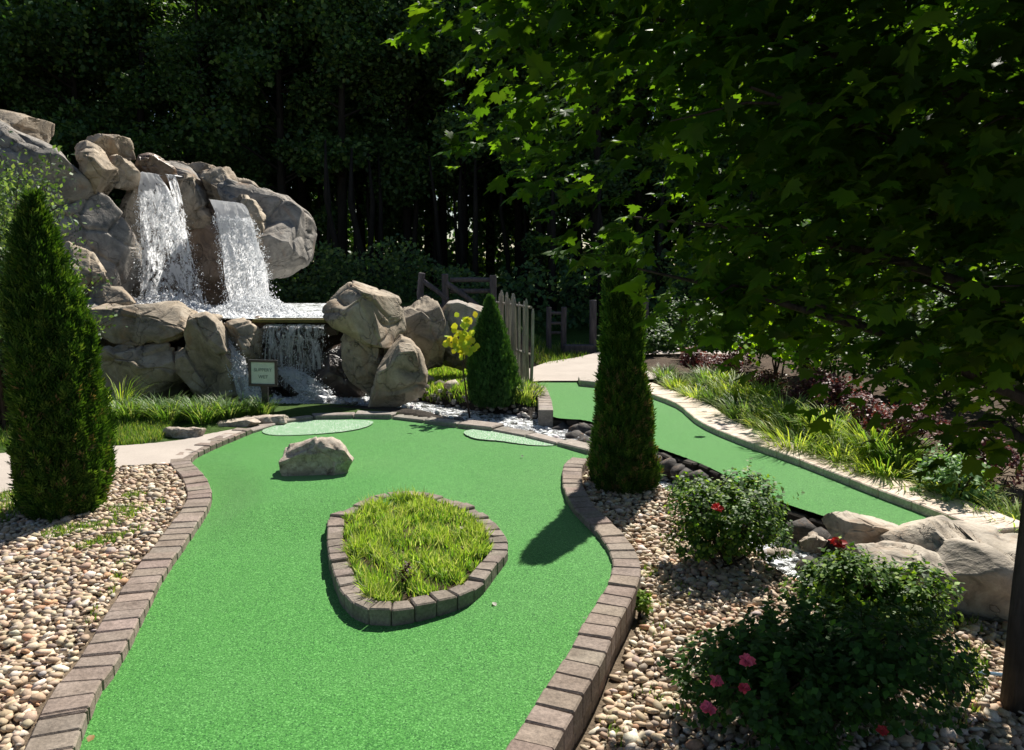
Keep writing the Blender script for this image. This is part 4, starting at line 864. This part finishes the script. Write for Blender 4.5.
# sunlit sapling hanging behind the maple
g = P(800, 405, 9.0); g[2] = gz(g[0], g[1])
def sapling():
    r = np.random.default_rng(3); root = empty('sapling', g, 'small sunlit broadleaf sapling behind the maple and arching grasses', 'tree')
    mb = MB(); mb.tube([(0, 0, 0), (.05, .02, .5), (0, .05, 1.0), (.06, 0, 1.45)], [.025, .02, .014, .006], 6); tips = []
    for i in range(34):
        z = r.uniform(.35, 1.4); a = r.uniform(0, 6.28); l = r.uniform(.25, .75) * (1.25 - z * .45); e = np.array((math.cos(a) * l, math.sin(a) * l, z + r.uniform(-.05, .25)))
        mb.tube([(0, 0, z), e * np.array((.55, .55, 1)) + (0, 0, .04), e], [.008, .005, .002], 4); tips.append((e, z))
    mb.build('trunk', M['stem'], root); pos = []
    for e, z in tips:
        s = r.uniform(.25, 1.05, 44); pos.append(np.array((0, 0, z)) * (1 - s[:, None]) + e * s[:, None] + r.normal(0, .07, (44, 3)))
    pos = np.vstack(pos); n_ = len(pos); V, F, cc = inst(LEAF_V * np.array((1.5, 1, 1)), LEAF_F, pos, rot_from(np.array((0, -.2, .8)) + r.normal(0, .5, (n_, 3)), r.normal(size=(n_, 3)) + (0, 0, -.4)), r.uniform(.05, .09, n_), palette(n_, [(.12, .22, .02), (.17, .28, .03), (.08, .16, .02)], .2, r))
    mesh_np('crown', V, F, M['maple'], parent=root, col=cc); root.scale = (1.6, 1.3, 1.25)
sapling()
# feathery shrub at far left
def feathery():
    g = P(8, 400, 7.8); g[2] = gz(g[0], g[1]); r = np.random.default_rng(9)
    root = empty('feathery_shrub', g, 'tall feathery grey green shrub behind the left evergreen, spreading over the grey boulder', 'shrub')
    mb = MB(); pos = []; dr = []
    for i in range(460):
        a = r.uniform(0, 6.28); l = r.uniform(.2, 1.15); z1 = r.uniform(.9, 2.75); base_ = np.array((r.normal(0, .12), r.normal(0, .12), 0))
        e = np.array((math.cos(a) * l * (1.2 - z1 * .22), math.sin(a) * l * (1.2 - z1 * .22), z1)); mid = (base_ + e) / 2 + np.array((0, 0, .25))
        if i < 70: mb.tube([base_, mid, e], [.018, .01, .003], 5)
        s = r.uniform(.35, 1.02, 60)[:, None]; c_ = (1 - s) ** 2 * base_ + 2 * s * (1 - s) * mid + s * s * e; pos.append(c_ + r.normal(0, .075, c_.shape)); dr.append(np.tile(e - base_, (60, 1)))
    mb.build('stem', M['stem'], root); pos = np.vstack(pos); dr = np.vstack(dr); n_ = len(pos)
    V, F, cc = inst(QUAD_V * np.array((.8, 1, 1)), QUAD_F, pos, rot_from(rdir(n_, r) + (0, 0, .5), dr * .4 + rdir(n_, r)), r.uniform(.035, .068, n_), palette(n_, [(.07, .12, .055), (.11, .17, .08), (.05, .085, .04), (.20, .27, .15)], .2, r))
    mesh_np('foliage', V, F, M['leaf'], parent=root, col=cc)
feathery()

# ------------------------------------------------------------------ evergreens
_sp = [(0, 0, 0)]; _sf = []
def _leaflet(ang, l, wd, y0, z=0):
    n_ = len(SPV); c, s = math.sin(ang), math.cos(ang)
    SPV.extend([(0, y0, 0), (c * l * .5 - s * wd, y0 + s * l * .5 + c * wd, z * .5 + .03), (c * l * .5 + s * wd, y0 + s * l * .5 - c * wd, z * .5 + .03), (c * l, y0 + s * l, z)])
    SPF.extend([(n_, n_ + 2, n_ + 1), (n_ + 1, n_ + 2, n_ + 3)])
SPV = []; SPF = []
for ang, l, y0 in [(0, .55, .45), (.5, .5, .3), (-.5, .5, .3), (.75, .42, .08), (-.75, .42, .08), (.2, .35, .2), (-.25, .3, .55)]: _leaflet(ang, l, .055, y0, random.uniform(-.1, .1))
SPV = np.array(SPV); SPF = np.array(SPF)
def evergreen(name, base, axis_pts, radii, n, sl, pal, label, cat='evergreen', clumps=110, group=None, seed=1, tipup=1.1, dead=0, core=.6, lump=.38):
    """axis_pts: list of (dx, dz); radii at those heights"""
    r = np.random.default_rng(seed); root = empty(name, base, label, cat, group)
    az = np.array([q[1] for q in axis_pts]); axx = np.array([q[0] for q in axis_pts]); rad = np.array(radii)
    # vertical branch clumps make the surface lumpy
    u = r.uniform(0, 1, 4000); zz = az[0] + (az[-1] - az[0]) * u; acc = r.uniform(0, 1, 4000) < (np.interp(zz, az, rad) / rad.max()); zz = zz[acc][:clumps]
    ca = r.uniform(0, 2 * math.pi, len(zz)); ch = r.uniform(.10, .24, len(zz)) * (az[-1] - az[0]) * .7; bulge = r.uniform(-.5, 1.0, len(zz))
    def surf(a, z):
        b = np.zeros(len(a))
        for c_, z_, h_, g_ in zip(ca, zz, ch, bulge):
            da = np.abs((a - c_ + math.pi) % (2 * math.pi) - math.pi); b = np.maximum(b, g_ * np.exp(-(da / .30) ** 2 - ((z - z_) / h_) ** 2))
        return np.interp(z, az, rad) * (1 - lump * .5 + lump * b)
    u = r.uniform(0, 1, n * 3); z = az[0] + (az[-1] - az[0]) * u; k = r.uniform(0, 1, n * 3) < np.interp(z, az, rad) / rad.max() * .9 + .1; z = z[k][:n]; n_ = len(z)
    a = r.uniform(0, 2 * math.pi, n_); rr = surf(a, z) * (1 - .42 * r.uniform(0, 1, n_) ** 2.2); pos = np.stack([np.interp(z, az, axx) + np.cos(a) * rr, np.sin(a) * rr, z - sl * .5], 1)
    outd = np.stack([np.cos(a), np.sin(a), 0 * a], 1); dirv = outd * r.uniform(.25, .8, (n_, 1)) + np.array((0, 0, tipup)) + r.normal(0, .22, (n_, 3)); tang = np.cross(outd, [0, 0, 1.])
    nrm = np.where(r.uniform(size=(n_, 1)) < .5, tang, outd) + r.normal(0, .35, (n_, 3))
    cc = palette(n_, pal, .2, r)
    if dead: q = (r.uniform(size=n_) < dead) & (z < az[0] + (az[-1] - az[0]) * .5); cc[q] = (.16, .12, .06)
    V, F, cc = inst(SPV, SPF, pos, rot_from(nrm, dirv), sl * r.uniform(.7, 1.3, n_), cc); mesh_np('foliage', V, F, M['arbor'], parent=root, col=cc)
    # twiggy interior
    mb = MB(); mb.tube([(float(np.interp(z_, az, axx)), 0, z_) for z_ in np.linspace(0, az[-1] * .95, 8)], list(np.linspace(.05, .012, 8)), 7); mb.build('trunk', M['stem'], root, smooth=True)
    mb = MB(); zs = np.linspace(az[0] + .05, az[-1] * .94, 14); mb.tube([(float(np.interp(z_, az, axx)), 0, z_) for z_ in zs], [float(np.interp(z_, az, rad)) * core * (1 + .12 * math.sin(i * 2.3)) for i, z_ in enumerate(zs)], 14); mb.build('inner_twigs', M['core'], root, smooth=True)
    return root
ARB = [(.030, .075, .012), (.045, .10, .016), (.065, .135, .02), (.022, .055, .010), (.10, .17, .03)]
# left evergreen
YB = 5.05
def prof(rows, Y, base_px, z_off=0):
    b = P(base_px[0], base_px[1], Y); ax = []; rd = []
    for y, x0, x1 in rows:
        l = P(x0, y, Y); r_ = P(x1, y, Y); ax.append(((l[0] + r_[0]) / 2 - b[0], l[2] - b[2])); rd.append((r_[0] - l[0]) / 2)
    return b, ax, rd
b, ax, rd = prof([(524, 44, 90), (505, 28, 99), (470, 20, 107), (430, 21, 103), (390, 19, 96), (350, 17, 89), (310, 15, 78), (270, 15, 64), (240, 18, 53), (215, 24, 43), (192, 31, 36)], YB, (66, 522))
evergreen('tall_evergreen', b, ax, rd, 19000, .085, ARB, 'tall dark conical evergreen at left standing in the pebble bed', seed=21, dead=.05, group='columnar evergreens', clumps=120)
b, ax, rd = prof([(495, 596, 644), (485, 592, 653), (465, 592, 656), (430, 596, 652), (390, 600, 647), (350, 602, 642), (310, 602, 642), (280, 604, 640), (250, 608, 636), (232, 614, 630)], 5.85, (622, 494))
evergreen('tall_evergreen', b, ax, rd, 16000, .075, ARB, 'slim columnar evergreen at the bend of the right block kerb', seed=22, dead=.10, group='columnar evergreens', clumps=110)
b, ax, rd = prof([(404, 472, 512), (394, 465, 516), (380, 464, 519), (366, 466, 518), (350, 471, 513), (335, 474, 507), (320, 478, 502), (308, 483, 497), (295, 488, 491)], 9.0, (491, 402))
evergreen('conical_spruce', b, ax, rd, 13000, .055, [(.04, .10, .03), (.055, .13, .035), (.03, .075, .022), (.07, .15, .04)], 'small dense conical spruce on the grassy mound by the second green', seed=23, lump=.42, clumps=70)
# yellow leaved plant by the spruce
g = P(470, 396, 8.7); g[2] = gz(g[0], g[1]); root = empty('yellow_leaved_plant', g, 'single shoot with glowing yellow leaves left of the conical spruce', 'plant')
top = P(464, 322, 8.7) - g; mb = MB(); mb.tube([(0, 0, 0), tuple(top * np.array((1.2, 1, .5))), tuple(top)], [.012, .009, .004], 6); mb.build('stem', M['stem'], root)
pos = []; 
for px, py, k in [(465, 320, 7), (462, 330, 8), (467, 338, 9), (464, 345, 8), (456, 345, 6), (452, 341, 4), (469, 349, 5)]: pos += [P(px, py, 8.7) - g + rng.normal(0, .045, 3) for _ in range(k * 2)]
pos = np.array(pos); n_ = len(pos); V, F, cc = inst(LEAF_V * np.array((1.9, 1, 1)), LEAF_F, pos, rot_from(np.array((.2, -.9, .3)) + rng.normal(0, .35, (n_, 3)), np.array((0, 0, -.6)) + rng.normal(0, .5, (n_, 3))), rng.uniform(.05, .10, n_), palette(n_, [(.55, .62, .03), (.62, .62, .04), (.42, .55, .04)], .15)); mesh_np('leaves', V, F, M['petal'], parent=root, col=cc)

# ------------------------------------------------------------------ the maple
def maple():
    r = np.random.default_rng(17); bx, by = 2.125, 2.96; bz = gz(bx, by) - .05
    root = empty('maple_tree', (bx, by, bz), 'dark maple with a slim trunk at the right edge, its crown overhanging the garden', 'tree')
    def zmin(x, y):                                                # underside of the crown, rises away from the trunk
        d = np.hypot(x, y); ang = np.arctan2(y, x); return 1.12 + .30 * d ** 2 + .38 * np.maximum(0, -y) * (x < .3) - .21 * np.clip(-x - .7, 0, 1) * (y > -.3) + .10 * np.sin(ang * 3 + 1) + .07 * np.sin(ang * 7 + d * 4)
    mb = MB(); tr = [(0, 0, 0), (-.01, .01, .6), (.01, .02, 1.3), (.0, .03, 2.2), (.03, .02, 3.2), (0, 0, 4.4), (0, 0, 5.4)]; mb.tube(tr, [.075, .058, .055, .048, .036, .022, .008], 12)
    tips = []
    for i in range(46):
        z = 1.05 + (i / 46) ** 1.1 * 3.9; a = i * 2.399 + r.uniform(-.3, .3); L_ = r.uniform(.8, 1.05) * np.interp(z, [1.0, 2.0, 3.2, 5.2], [1.9, 2.35, 2.1, .8])
        rise = r.uniform(.15, .45); st = np.array((0, 0, z)); e = np.array((math.cos(a) * L_, math.sin(a) * L_, z + L_ * rise)); m1 = st * .6 + e * .4 + np.array((0, 0, .12)); m2 = st * .25 + e * .75 + np.array((0, 0, .08)) + r.normal(0, .06, 3)
        while e[2] < zmin(e[0], e[1]) + .15 or math.hypot(e[0], e[1]) > 2.05 or (e[1] > 1.1 and (e[2] < 2.6 or e[0] < -.9)):
            e = e * .9 + st * .1
            if np.linalg.norm(e - st) < .35: break
        m1 = st * .6 + e * .4 + np.array((0, 0, .08)); m2 = st * .25 + e * .75 + np.array((0, 0, .05))
        mb.tube([st, m1, m2, e], [.026, .017, .010, .004], 6, cap=False)
        for s in np.linspace(.3, 1.0, 9):
            p_ = st * (1 - s) + e * s + np.array((0, 0, .10 * math.sin(s * 3.1))); b_ = a + r.choice((-1, 1)) * r.uniform(.4, 1.3); l_ = r.uniform(.25, .62) * (1.25 - s * .5)
            q_ = p_ + np.array((math.cos(b_) * l_, math.sin(b_) * l_, r.uniform(-.22, .12) * l_ * 2))
            if q_[2] > zmin(q_[0], q_[1]) + .12 and math.hypot(q_[0], q_[1]) < 2.2 and not (q_[1] > 1.2 and (q_[2] < 2.6 or q_[0] < -.9)): mb.tube([p_, (p_ + q_) / 2 + (0, 0, .03), q_], [.008, .005, .002], 4, cap=False); tips.append((p_, q_))
    mb.build('trunk', M['bark'], root, smooth=True)
    pos = []; 
    for p_, q_ in tips:
        k = 44; s = r.uniform(.1, 1.1, k)[:, None]; pos.append(p_ * (1 - s) + q_ * s + r.normal(0, .085, (k, 3)) + (0, 0, -.04))
    pos = np.vstack(pos)
    n2 = 42000; a = r.uniform(0, 6.283, n2); d = 2.35 * np.sqrt(r.uniform(0, 1, n2)); z = r.uniform(.9, 4.6, n2); ex = np.stack([np.cos(a) * d, np.sin(a) * d, z], 1)
    cl = np.array([noise.noise(Vector(v * 2.2)) for v in ex]); pos = np.vstack([pos, ex[(cl > -.06) | ((ex[:, 0] < -.7) & (cl > -.25))]])
    d = np.hypot(pos[:, 0], pos[:, 1]); zb = zmin(pos[:, 0], pos[:, 1]); top = 5.3 - .42 * d ** 2
    wob = 2.42 + .22 * np.sin(np.arctan2(pos[:, 1], pos[:, 0]) * 5 + pos[:, 2] * 2)
    k = (pos[:, 2] > zb + r.exponential(.05, len(pos))) & (pos[:, 2] < top) & (d < wob)
    wp = pos + np.array((bx, by, bz)); k &= np.linalg.norm(wp - np.array((0, 0, EYE)), axis=1) > 1.75
    k &= ~((pos[:, 1] > 1.35 + .25 * np.sin(pos[:, 0] * 3)) & (pos[:, 2] < 2.6)); k &= ~((pos[:, 1] > 1.35) & (pos[:, 0] < -.9))          # thinner on the far side
    shx = wp[:, 0] - .364 * wp[:, 2]; shy = wp[:, 1] - .86 * wp[:, 2]; k &= ~((shx < .45) & (shy > 2.2))
    pos = pos[k]; n_ = len(pos); print('maple leaves', n_)
    sprig = []
    for a_, b__ in (((430, 20, 2.9), (408, 40, 2.85)), ((470, 140, 3.1), (460, 150, 3.1)), ((440, 8, 2.9), (424, 26, 2.9))):
        p0 = P(*a_) - (bx, by, bz); p1 = P(*b__) - (bx, by, bz)
        for s_ in np.linspace(-.3, 1.1, 9): sprig.append(p0 + (p1 - p0) * s_ + r.normal(0, .03, 3))
    pos = np.vstack([pos, sprig]); n_ = len(pos)
    outd = pos * np.array((1, 1, 0)); outd /= np.linalg.norm(outd, axis=1)[:, None] + 1e-6
    nrm = np.array((0, 0, 1.)) + outd * .35 + r.normal(0, .42, (n_, 3)); dirv = outd * .8 + np.array((0, 0, -.75)) + r.normal(0, .45, (n_, 3))
    cc = palette(n_, [(.030, .070, .014), (.042, .09, .016), (.024, .055, .012), (.06, .115, .02)], .2, r)
    V, F, cc = inst(MAP_V, MAP_F, pos, rot_from(nrm, dirv), r.uniform(.062, .112, n_), cc); mesh_np('crown', V, F, M['maple'], parent=root, col=cc)
maple()

# ------------------------------------------------------------------ sign, fences, railings
sg = P(265, 411, 8.55); sg[2] = gz(sg[0], sg[1]); root = empty('sign', sg, 'small pale green sign in a black frame on a post before the lower falls', 'sign')
top = P(265, 373, 8.55)[2] - sg[2]; s_ = 8.55 / FPX
mb = MB(); mb.box((0, .035, top / 2), (.07, .05, top), col=(1, 1, 1)); mb.build('post', M['black'], root, bevel=.004)
bw, bh = 24 * s_, 22 * s_; tl = Matrix.Rotation(R(1.5), 3, 'Y')
mb = MB()
for cx_, cz_, dx, dz in ((0, bh / 2 + .014, bw + .056, .028), (0, -bh / 2 - .014, bw + .056, .028), (-bw / 2 - .014, 0, .028, bh), (bw / 2 + .014, 0, .028, bh)): mb.box(Vector((0, -.005, top)) + tl @ Vector((cx_, 0, cz_)), (dx, .035, dz), tl)
mb.build('frame', M['black'], root, bevel=.003)
mb = MB(); mb.box((0, 0, top), (bw + .004, .014, bh + .004), tl); mb.build('board', M['board'], root)
for t_, dz, sz in (('SLIPPERY', .035, .052), ('WET', -.045, .052)):
    cu = bpy.data.curves.new('lettering', 'FONT'); cu.body = t_; cu.size = sz; cu.align_x = 'CENTER'; cu.align_y = 'CENTER'; cu.extrude = .001
    tmp = bpy.data.objects.new('tmp', cu); C.objects.link(tmp); dg = bpy.context.evaluated_depsgraph_get(); me = bpy.data.meshes.new_from_object(tmp.evaluated_get(dg)); bpy.data.objects.remove(tmp); bpy.data.curves.remove(cu)
    o = bpy.data.objects.new('lettering', me); C.objects.link(o); me.materials.clear(); me.materials.append(M['ink']); o.parent = root; o.location = (0, -.0095, top + dz); o.rotation_euler = (R(90), R(1.5), 0)

def logs(name, segs, rad, mat, label, cat, parts, group=None):
    base = np.array(segs[0][0]); root = empty(name, base, label, cat, group)
    for (a, b_), nm, r_ in zip(segs, parts, rad):
        mb = MB(); a = np.array(a) - base; b_ = np.array(b_) - base; mid = (a + b_) / 2 + rng.normal(0, .01, 3); mb.tube([a, mid, b_], [r_, r_ * .97, r_ * .93], 10); mb.build(nm, M[mat], root, smooth=False, bevel=.008)
    return root
def PP(x, y, Y, z=None):
    p = P(x, y, Y); 
    if z is not None: p[2] = z
    return p
Yr = 13.2
logs('log_railing', [(PP(422, 315, Yr), P(422, 273, Yr)), (PP(445, 320, Yr), P(445, 274, Yr)), (PP(494, 322, Yr), P(493, 275, Yr)), (P(423, 281, Yr), P(448, 300, Yr)), (P(446, 283, Yr), P(482, 310, Yr)), (P(450, 280, Yr + .1), P(495, 280, Yr + .1)), (P(450, 291, Yr + .1), P(495, 291, Yr + .1)), (P(425, 296, Yr), P(452, 314, Yr))],
     [.065, .065, .065, .045, .05, .045, .045, .04], 'log', 'weathered purple grey log stair railing on the bank above the rock wall', 'railing', ['post', 'post', 'post', 'rail', 'rail', 'rail', 'rail', 'rail'])
def stake_fence():
    a = P(497, 366, 11.9); b_ = P(531, 366, 10.4); root = empty('stake_fence', a, 'pale grey palisade of upright wooden stakes behind the conical spruce', 'fence'); n = 16
    for i in range(n):
        t = i / (n - 1); p = np.array(a) * (1 - t) + b_ * t - a; zb = gz(*(a + p)[:2]) - a[2] - .05
        Y_ = a[1] + p[1]; tp = P(500, 292 + 12 * t + random.uniform(-5, 5), Y_)[2] - a[2]
        mb = MB(); r_ = random.uniform(.021, .031); lx, ly = rng.normal(0, .022, 2)
        mb.tube([(p[0], p[1], zb), (p[0] + lx, p[1] + ly, (zb + tp) / 2), (p[0] + lx * 1.3, p[1] + ly, tp - .05), (p[0] + lx * 1.3, p[1] + ly, tp)], [r_, r_, r_ * .95, r_ * .45], 8); mb.build('stake', M['stake'], root)
    for zf in (.35, 1.0):
        mb = MB(); mb.tube([(0, .05, zf), (b_[0] - a[0], b_[1] - a[1] + .05, zf)], .02, 6); mb.build('rail', M['stake'], root)
stake_fence()
Yg = 14.6
def gzv(p): return np.array((p[0], p[1], gz(p[0], p[1]) - .05))
q = [P(549, 350, Yg), P(564, 352, Yg), P(593, 352, Yg), P(645, 350, Yg)]
tops = [P(549, 307, Yg), P(564, 307, Yg), P(593, 300, Yg), P(645, 298, Yg)]
logs('log_gateway', [(gzv(q[0]), tops[0]), (gzv(q[1]), tops[1]), (P(549, 313, Yg), P(564, 313, Yg)), (P(549, 323, Yg), P(564, 323, Yg)), (P(549, 333, Yg), P(564, 333, Yg))], [.055, .06, .03, .03, .03], 'log', 'dark short log fence panel with three rungs left of the far path', 'fence', ['post', 'post', 'rung', 'rung', 'rung'])
for i, (a, t, lab) in enumerate(((q[2], tops[2], 'dark log post standing right of the far path opening'), (q[3], tops[3], 'dark log post mostly hidden behind the middle evergreen'))):
    mb = MB(); g_ = gzv(a); mb.tube([g_, (g_ + t) / 2, t], [.075, .073, .07], 10); tag(mb.build('log_post', M['log'], bevel=.01, loc=g_), lab, 'post', 'log posts by the far path')
mb = MB(); a = P(566, 355, 14.4); b_ = P(592, 353, 14.4); mb.box(((a[0] + b_[0]) / 2, 14.45, .12), (b_[0] - a[0] + .1, .22, .16), col=(.5, .45, .5)); tag(mb.build('timber_step', M['log'], bevel=.015), 'low timber step across the far path opening', 'step')
# far bench-like blue object glimpsed in the woods
mb = MB(); a = P(398, 285, 19); mb.box(a, (.12, .1, .35)); mb.box(a + np.array((.12, .02, .0)), (.35, .05, .5), col=(1, 1, 1))
# netting patches
for pts, lab in (([(262, 431), (275, 425), (300, 421), (340, 420), (372, 421), (366, 427), (340, 432), (300, 435), (272, 435)], 'pale netting patch lying on the green at its back left'), ([(465, 431), (480, 429), (505, 432), (535, 438), (555, 445), (530, 445), (500, 441), (478, 439), (466, 435)], 'pale netting patch lying on the green at its back right')):
    o = sheet('netting_patch', smooth_line(W(pts, .01), 4, True), .012, M['net'], over=0, step=.04, kind='thing'); del o['kind']; tag(o, lab, 'netting', 'netting patches on the green')
# litter and fallen leaves
for i, (x, y, z, lab, c_) in enumerate([(496, 606, 0, 'curled pale leaf on the green right of the island', (.4, .38, .34)), (582, 619, 0, 'small pale leaf on the green near the right kerb', (.42, .42, .38)), (523, 457, .0, 'dark leaf lying on the back of the green', (.06, .08, .05)), (462, 529, .1, 'light leaf on the island kerb', (.35, .3, .2)), (88, 742, .05, 'dry leaf at the foot of the left kerb', (.3, .18, .08))]):
    g_ = G(x, y, z + .012); V, F, cc = inst(LEAF_V * np.array((1.4, 1, 2)), LEAF_F, np.array([g_]), rot_from(np.array([[.2, -.3, 1.]]), rdir(1)), np.array([.035]), np.array([c_])); o = mesh_np('fallen_leaf', V, F, M['leaf'], col=cc, loc=g_); tag(o, lab, 'leaf', 'fallen leaves on the green')
g_ = G(404, 584, .08); shrub('red_leaf_weed', g_, .045, .045, .06, 90, .024, [(.07, .03, .02), (.05, .03, .02)], 'small dark red weed at the front of the island grass', 'plant', mat='barberry', seed=99, lumps=2, stems=2, z0=.02)
g_ = G(1003, 678, -.1); g_[2] = gz(*g_[:2]) + .04; mb = MB(); mb.tube([g_ + (-.12, .06, 0), g_ + (0, 0, .015), g_ + (.06, -.03, 0)], .008, 6); tag(mb.build('hose_piece', M['blue'], loc=g_), 'short bit of pale blue hose in the pebbles by the maple trunk', 'hose')

# ------------------------------------------------------------------ woods
def tree_kind(seed, h, cr, trunk_h, n, ls, pal, conifer=False):
    r = np.random.default_rng(seed); mb = MB(); lean = r.normal(0, .25, 2)
    mb.tube([(0, 0, -.3), (lean[0] * .2, lean[1] * .2, h * .3), (lean[0] * .6, lean[1] * .6, h * .6), (lean[0], lean[1], h * .95)], [.17, .14, .09, .02], 8)
    lumps = []; 
    for i in range(30):
        z = trunk_h + (h - trunk_h) * r.uniform(0, 1) ** .9; a = r.uniform(0, 6.28); f = (z - trunk_h) / (h - trunk_h); l = cr * r.uniform(.35, 1) * ((1 - f) * .95 + .12 if conifer else math.sqrt(max(.08, 1 - (2 * f - .75) ** 2)))
        e = np.array((math.cos(a) * l + lean[0] * z / h, math.sin(a) * l + lean[1] * z / h, z + l * .2)); mb.tube([(lean[0] * z / h, lean[1] * z / h, z - l * .3), e], [.05, .012], 5, cap=False); lumps.append((e, r.uniform(.55, 1.05) * cr * .42))
    V_, F_, c_ = [], [], []; per = n // len(lumps); pos = []
    for e, lr in lumps: d = r.normal(size=(per, 3)); d /= np.linalg.norm(d, axis=1)[:, None]; pos.append(e + d * lr * (r.uniform(0, 1, (per, 1)) ** .45) * (1, 1, .75))
    pos = np.vstack(pos); m_ = len(pos); V, F, cc = inst(QUAD_V * np.array((1.1, 1, 1)), QUAD_F, pos, rot_from((0, 0, .7) + r.normal(0, .6, (m_, 3)), r.normal(size=(m_, 3)) + (0, 0, -.3)), ls * r.uniform(.6, 1.3, m_), palette(m_, pal, .25, r))
    return mb, (V, F, cc)
WG = [(.045, .10, .034), (.066, .13, .038), (.034, .075, .028), (.11, .18, .045)]
WG2 = [(.05, .10, .03), (.07, .13, .035), (.035, .075, .025)]
def kind_proto(name, label, group, **k):
    mb, (V, F, cc) = tree_kind(**k); root = empty(name, (0, 0, 0), label, 'tree', group)
    mb.build('trunk', M['bark_dark'], root, smooth=True); mesh_np('crown', V, F, M['wood_leaf'], parent=root, col=cc); return root
protos = [kind_proto('woodland_tree', 'tall broadleaf tree of the dark woods behind the falls', 'broadleaf trees of the woods', seed=1, h=11.5, cr=2.7, trunk_h=2.3, n=17000, ls=.17, pal=WG),
          kind_proto('woodland_tree', 'tall broadleaf tree of the dark woods behind the falls', 'broadleaf trees of the woods', seed=2, h=12.5, cr=2.6, trunk_h=2.6, n=17000, ls=.16, pal=WG2),
          kind_proto('woodland_conifer', 'dark conifer with low branches in the woods behind the falls', 'conifers of the woods', seed=3, h=12, cr=2.3, trunk_h=1.6, n=15000, ls=.15, pal=WG, conifer=True)]
used = [False] * 3
def plant_tree(k, x, y, rz, s):
    pr = protos[k]
    if not used[k]: used[k] = True; o = pr
    else:
        o = pr.copy(); C.objects.link(o)
        for ch in list(pr.children): c_ = ch.copy(); C.objects.link(c_); c_.parent = o
    o.location = (x, y, gz(x, y) - .1); o.rotation_euler.z = rz; o.scale = (s, s, s)
rt = random.Random(5)
rows = [(22.5, -19, 4.0, 1.9, (0, 2, 1), .82), (25.5, -21, 15, 2.1, (2, 0, 1), .95), (29, -24, 20, 2.2, (1, 0, 2), 1.1), (33, -27, 26, 2.5, (0, 1, 2), 1.2)]
cnt = 0
for Y, xa, xb, st, ks, sr in rows:
    x = xa + rt.uniform(0, 1)
    while x < xb:
        plant_tree(ks[cnt % 3], x, Y + rt.uniform(-.9, .9), rt.uniform(0, 6.28), sr * rt.uniform(.9, 1.1)); cnt += 1; x += st * rt.uniform(.75, 1.25)
for (x, y, k, s) in [(7.5, 20, 0, .6), (10.4, 18, 2, .6), (12, 15, 0, .5), (9.6, 22, 1, .7), (14, 18, 1, .7), (14, 12, 2, .5)]: plant_tree(k, x, y, rt.uniform(0, 6), s)
print('trees', cnt)
# slim bare stems seen between the trees
mbp = MB(); mbp.tube([(0, 0, -.2), (.05, 0, 1.0), (-.04, .03, 2.2), (.1, 0, 3.4)], [.07, .06, .05, .02], 7); slim = mbp.build('slim_tree', M['bark_dark'], smooth=True)
for i in range(34):
    o = slim if i == 0 else slim.copy()
    if i: C.objects.link(o)
    Y = rt.uniform(18.5, 26); px = rt.uniform(318, 720) if i < 28 else rt.uniform(720, 1010); x = (px - 512) / FPX * Y
    o.location = (x, Y, gz(x, Y)); s = rt.uniform(.7, 1.5); o.scale = (s, s, 1.1); o.rotation_euler = (rt.gauss(0, .04), rt.gauss(0, .05), rt.uniform(0, 6)); tag(o, 'slim bare tree stem in the shaded woods beyond the log railing', 'tree', 'slim stems in the woods')
# far wood: one mass of foliage closing the view, low growth coloured brighter as if sunlit
def mass(name, n, Yr_, xr, zr, ls, pal, label, mat='wood_leaf', seed=1, th=-.15, ns=.35):
    r = np.random.default_rng(seed); p = np.stack([r.uniform(*xr, n), r.uniform(*Yr_, n), r.uniform(*zr, n)], 1); cl = np.array([noise.noise(Vector(v * ns)) for v in p]); p = p[cl > th]
    if 'thicket' in name: p = p[p[:, 2] < zr[0] + (zr[1] - zr[0]) * np.array([.55 + .75 * noise.noise(Vector((v[0] * .9, v[1] * .3, 4))) for v in p])]
    m_ = len(p)
    V, F, cc = inst(QUAD_V * np.array((1.2, 1, 1)), QUAD_F, p, rot_from((0, -.5, .6) + r.normal(0, .6, (m_, 3)), r.normal(size=(m_, 3)) + (0, 0, -.3)), ls * r.uniform(.6, 1.3, m_), palette(m_, pal, .25, r))
    tag(mesh_np(name, V, F, M[mat], col=cc), label, 'woods', kind='stuff')
mass('far_woods', 90000, (38, 45), (-44, 44), (1.0, 21), .5, WG, 'distant dark mass of woodland canopy closing the view', seed=4)
mass('woodland_undergrowth', 42000, (34.5, 38), (-33, 33), (.3, 5.5), .26, WG2 + [(.12, .20, .03), (.2, .3, .05)], 'sunlit undergrowth glimpsed between the far trunks', seed=6, th=-.12, ns=.6)  # the two brighter greens paint sunlight into the leaves
mass('understorey', 34000, (27.5, 31), (-24, 24), (.8, 6.5), .24, WG2, 'shaded understorey foliage between the woodland trunks', seed=12, th=-.02, ns=.55)
mass('low_thicket', 26000, (15.6, 17.2), (-9, -.4), (.8, 2.5), .09, WG, 'low dark thicket on the bank behind the upper pool', seed=7, th=-.05, ns=1.2)
mass('shade_thicket', 26000, (17.5, 20), (-.3, 12), (.2, 2.9), .13, WG, 'dark thicket behind the far gateway and garden', seed=8, th=-.02, ns=.9)
print('OBJECTS', len(bpy.data.objects))
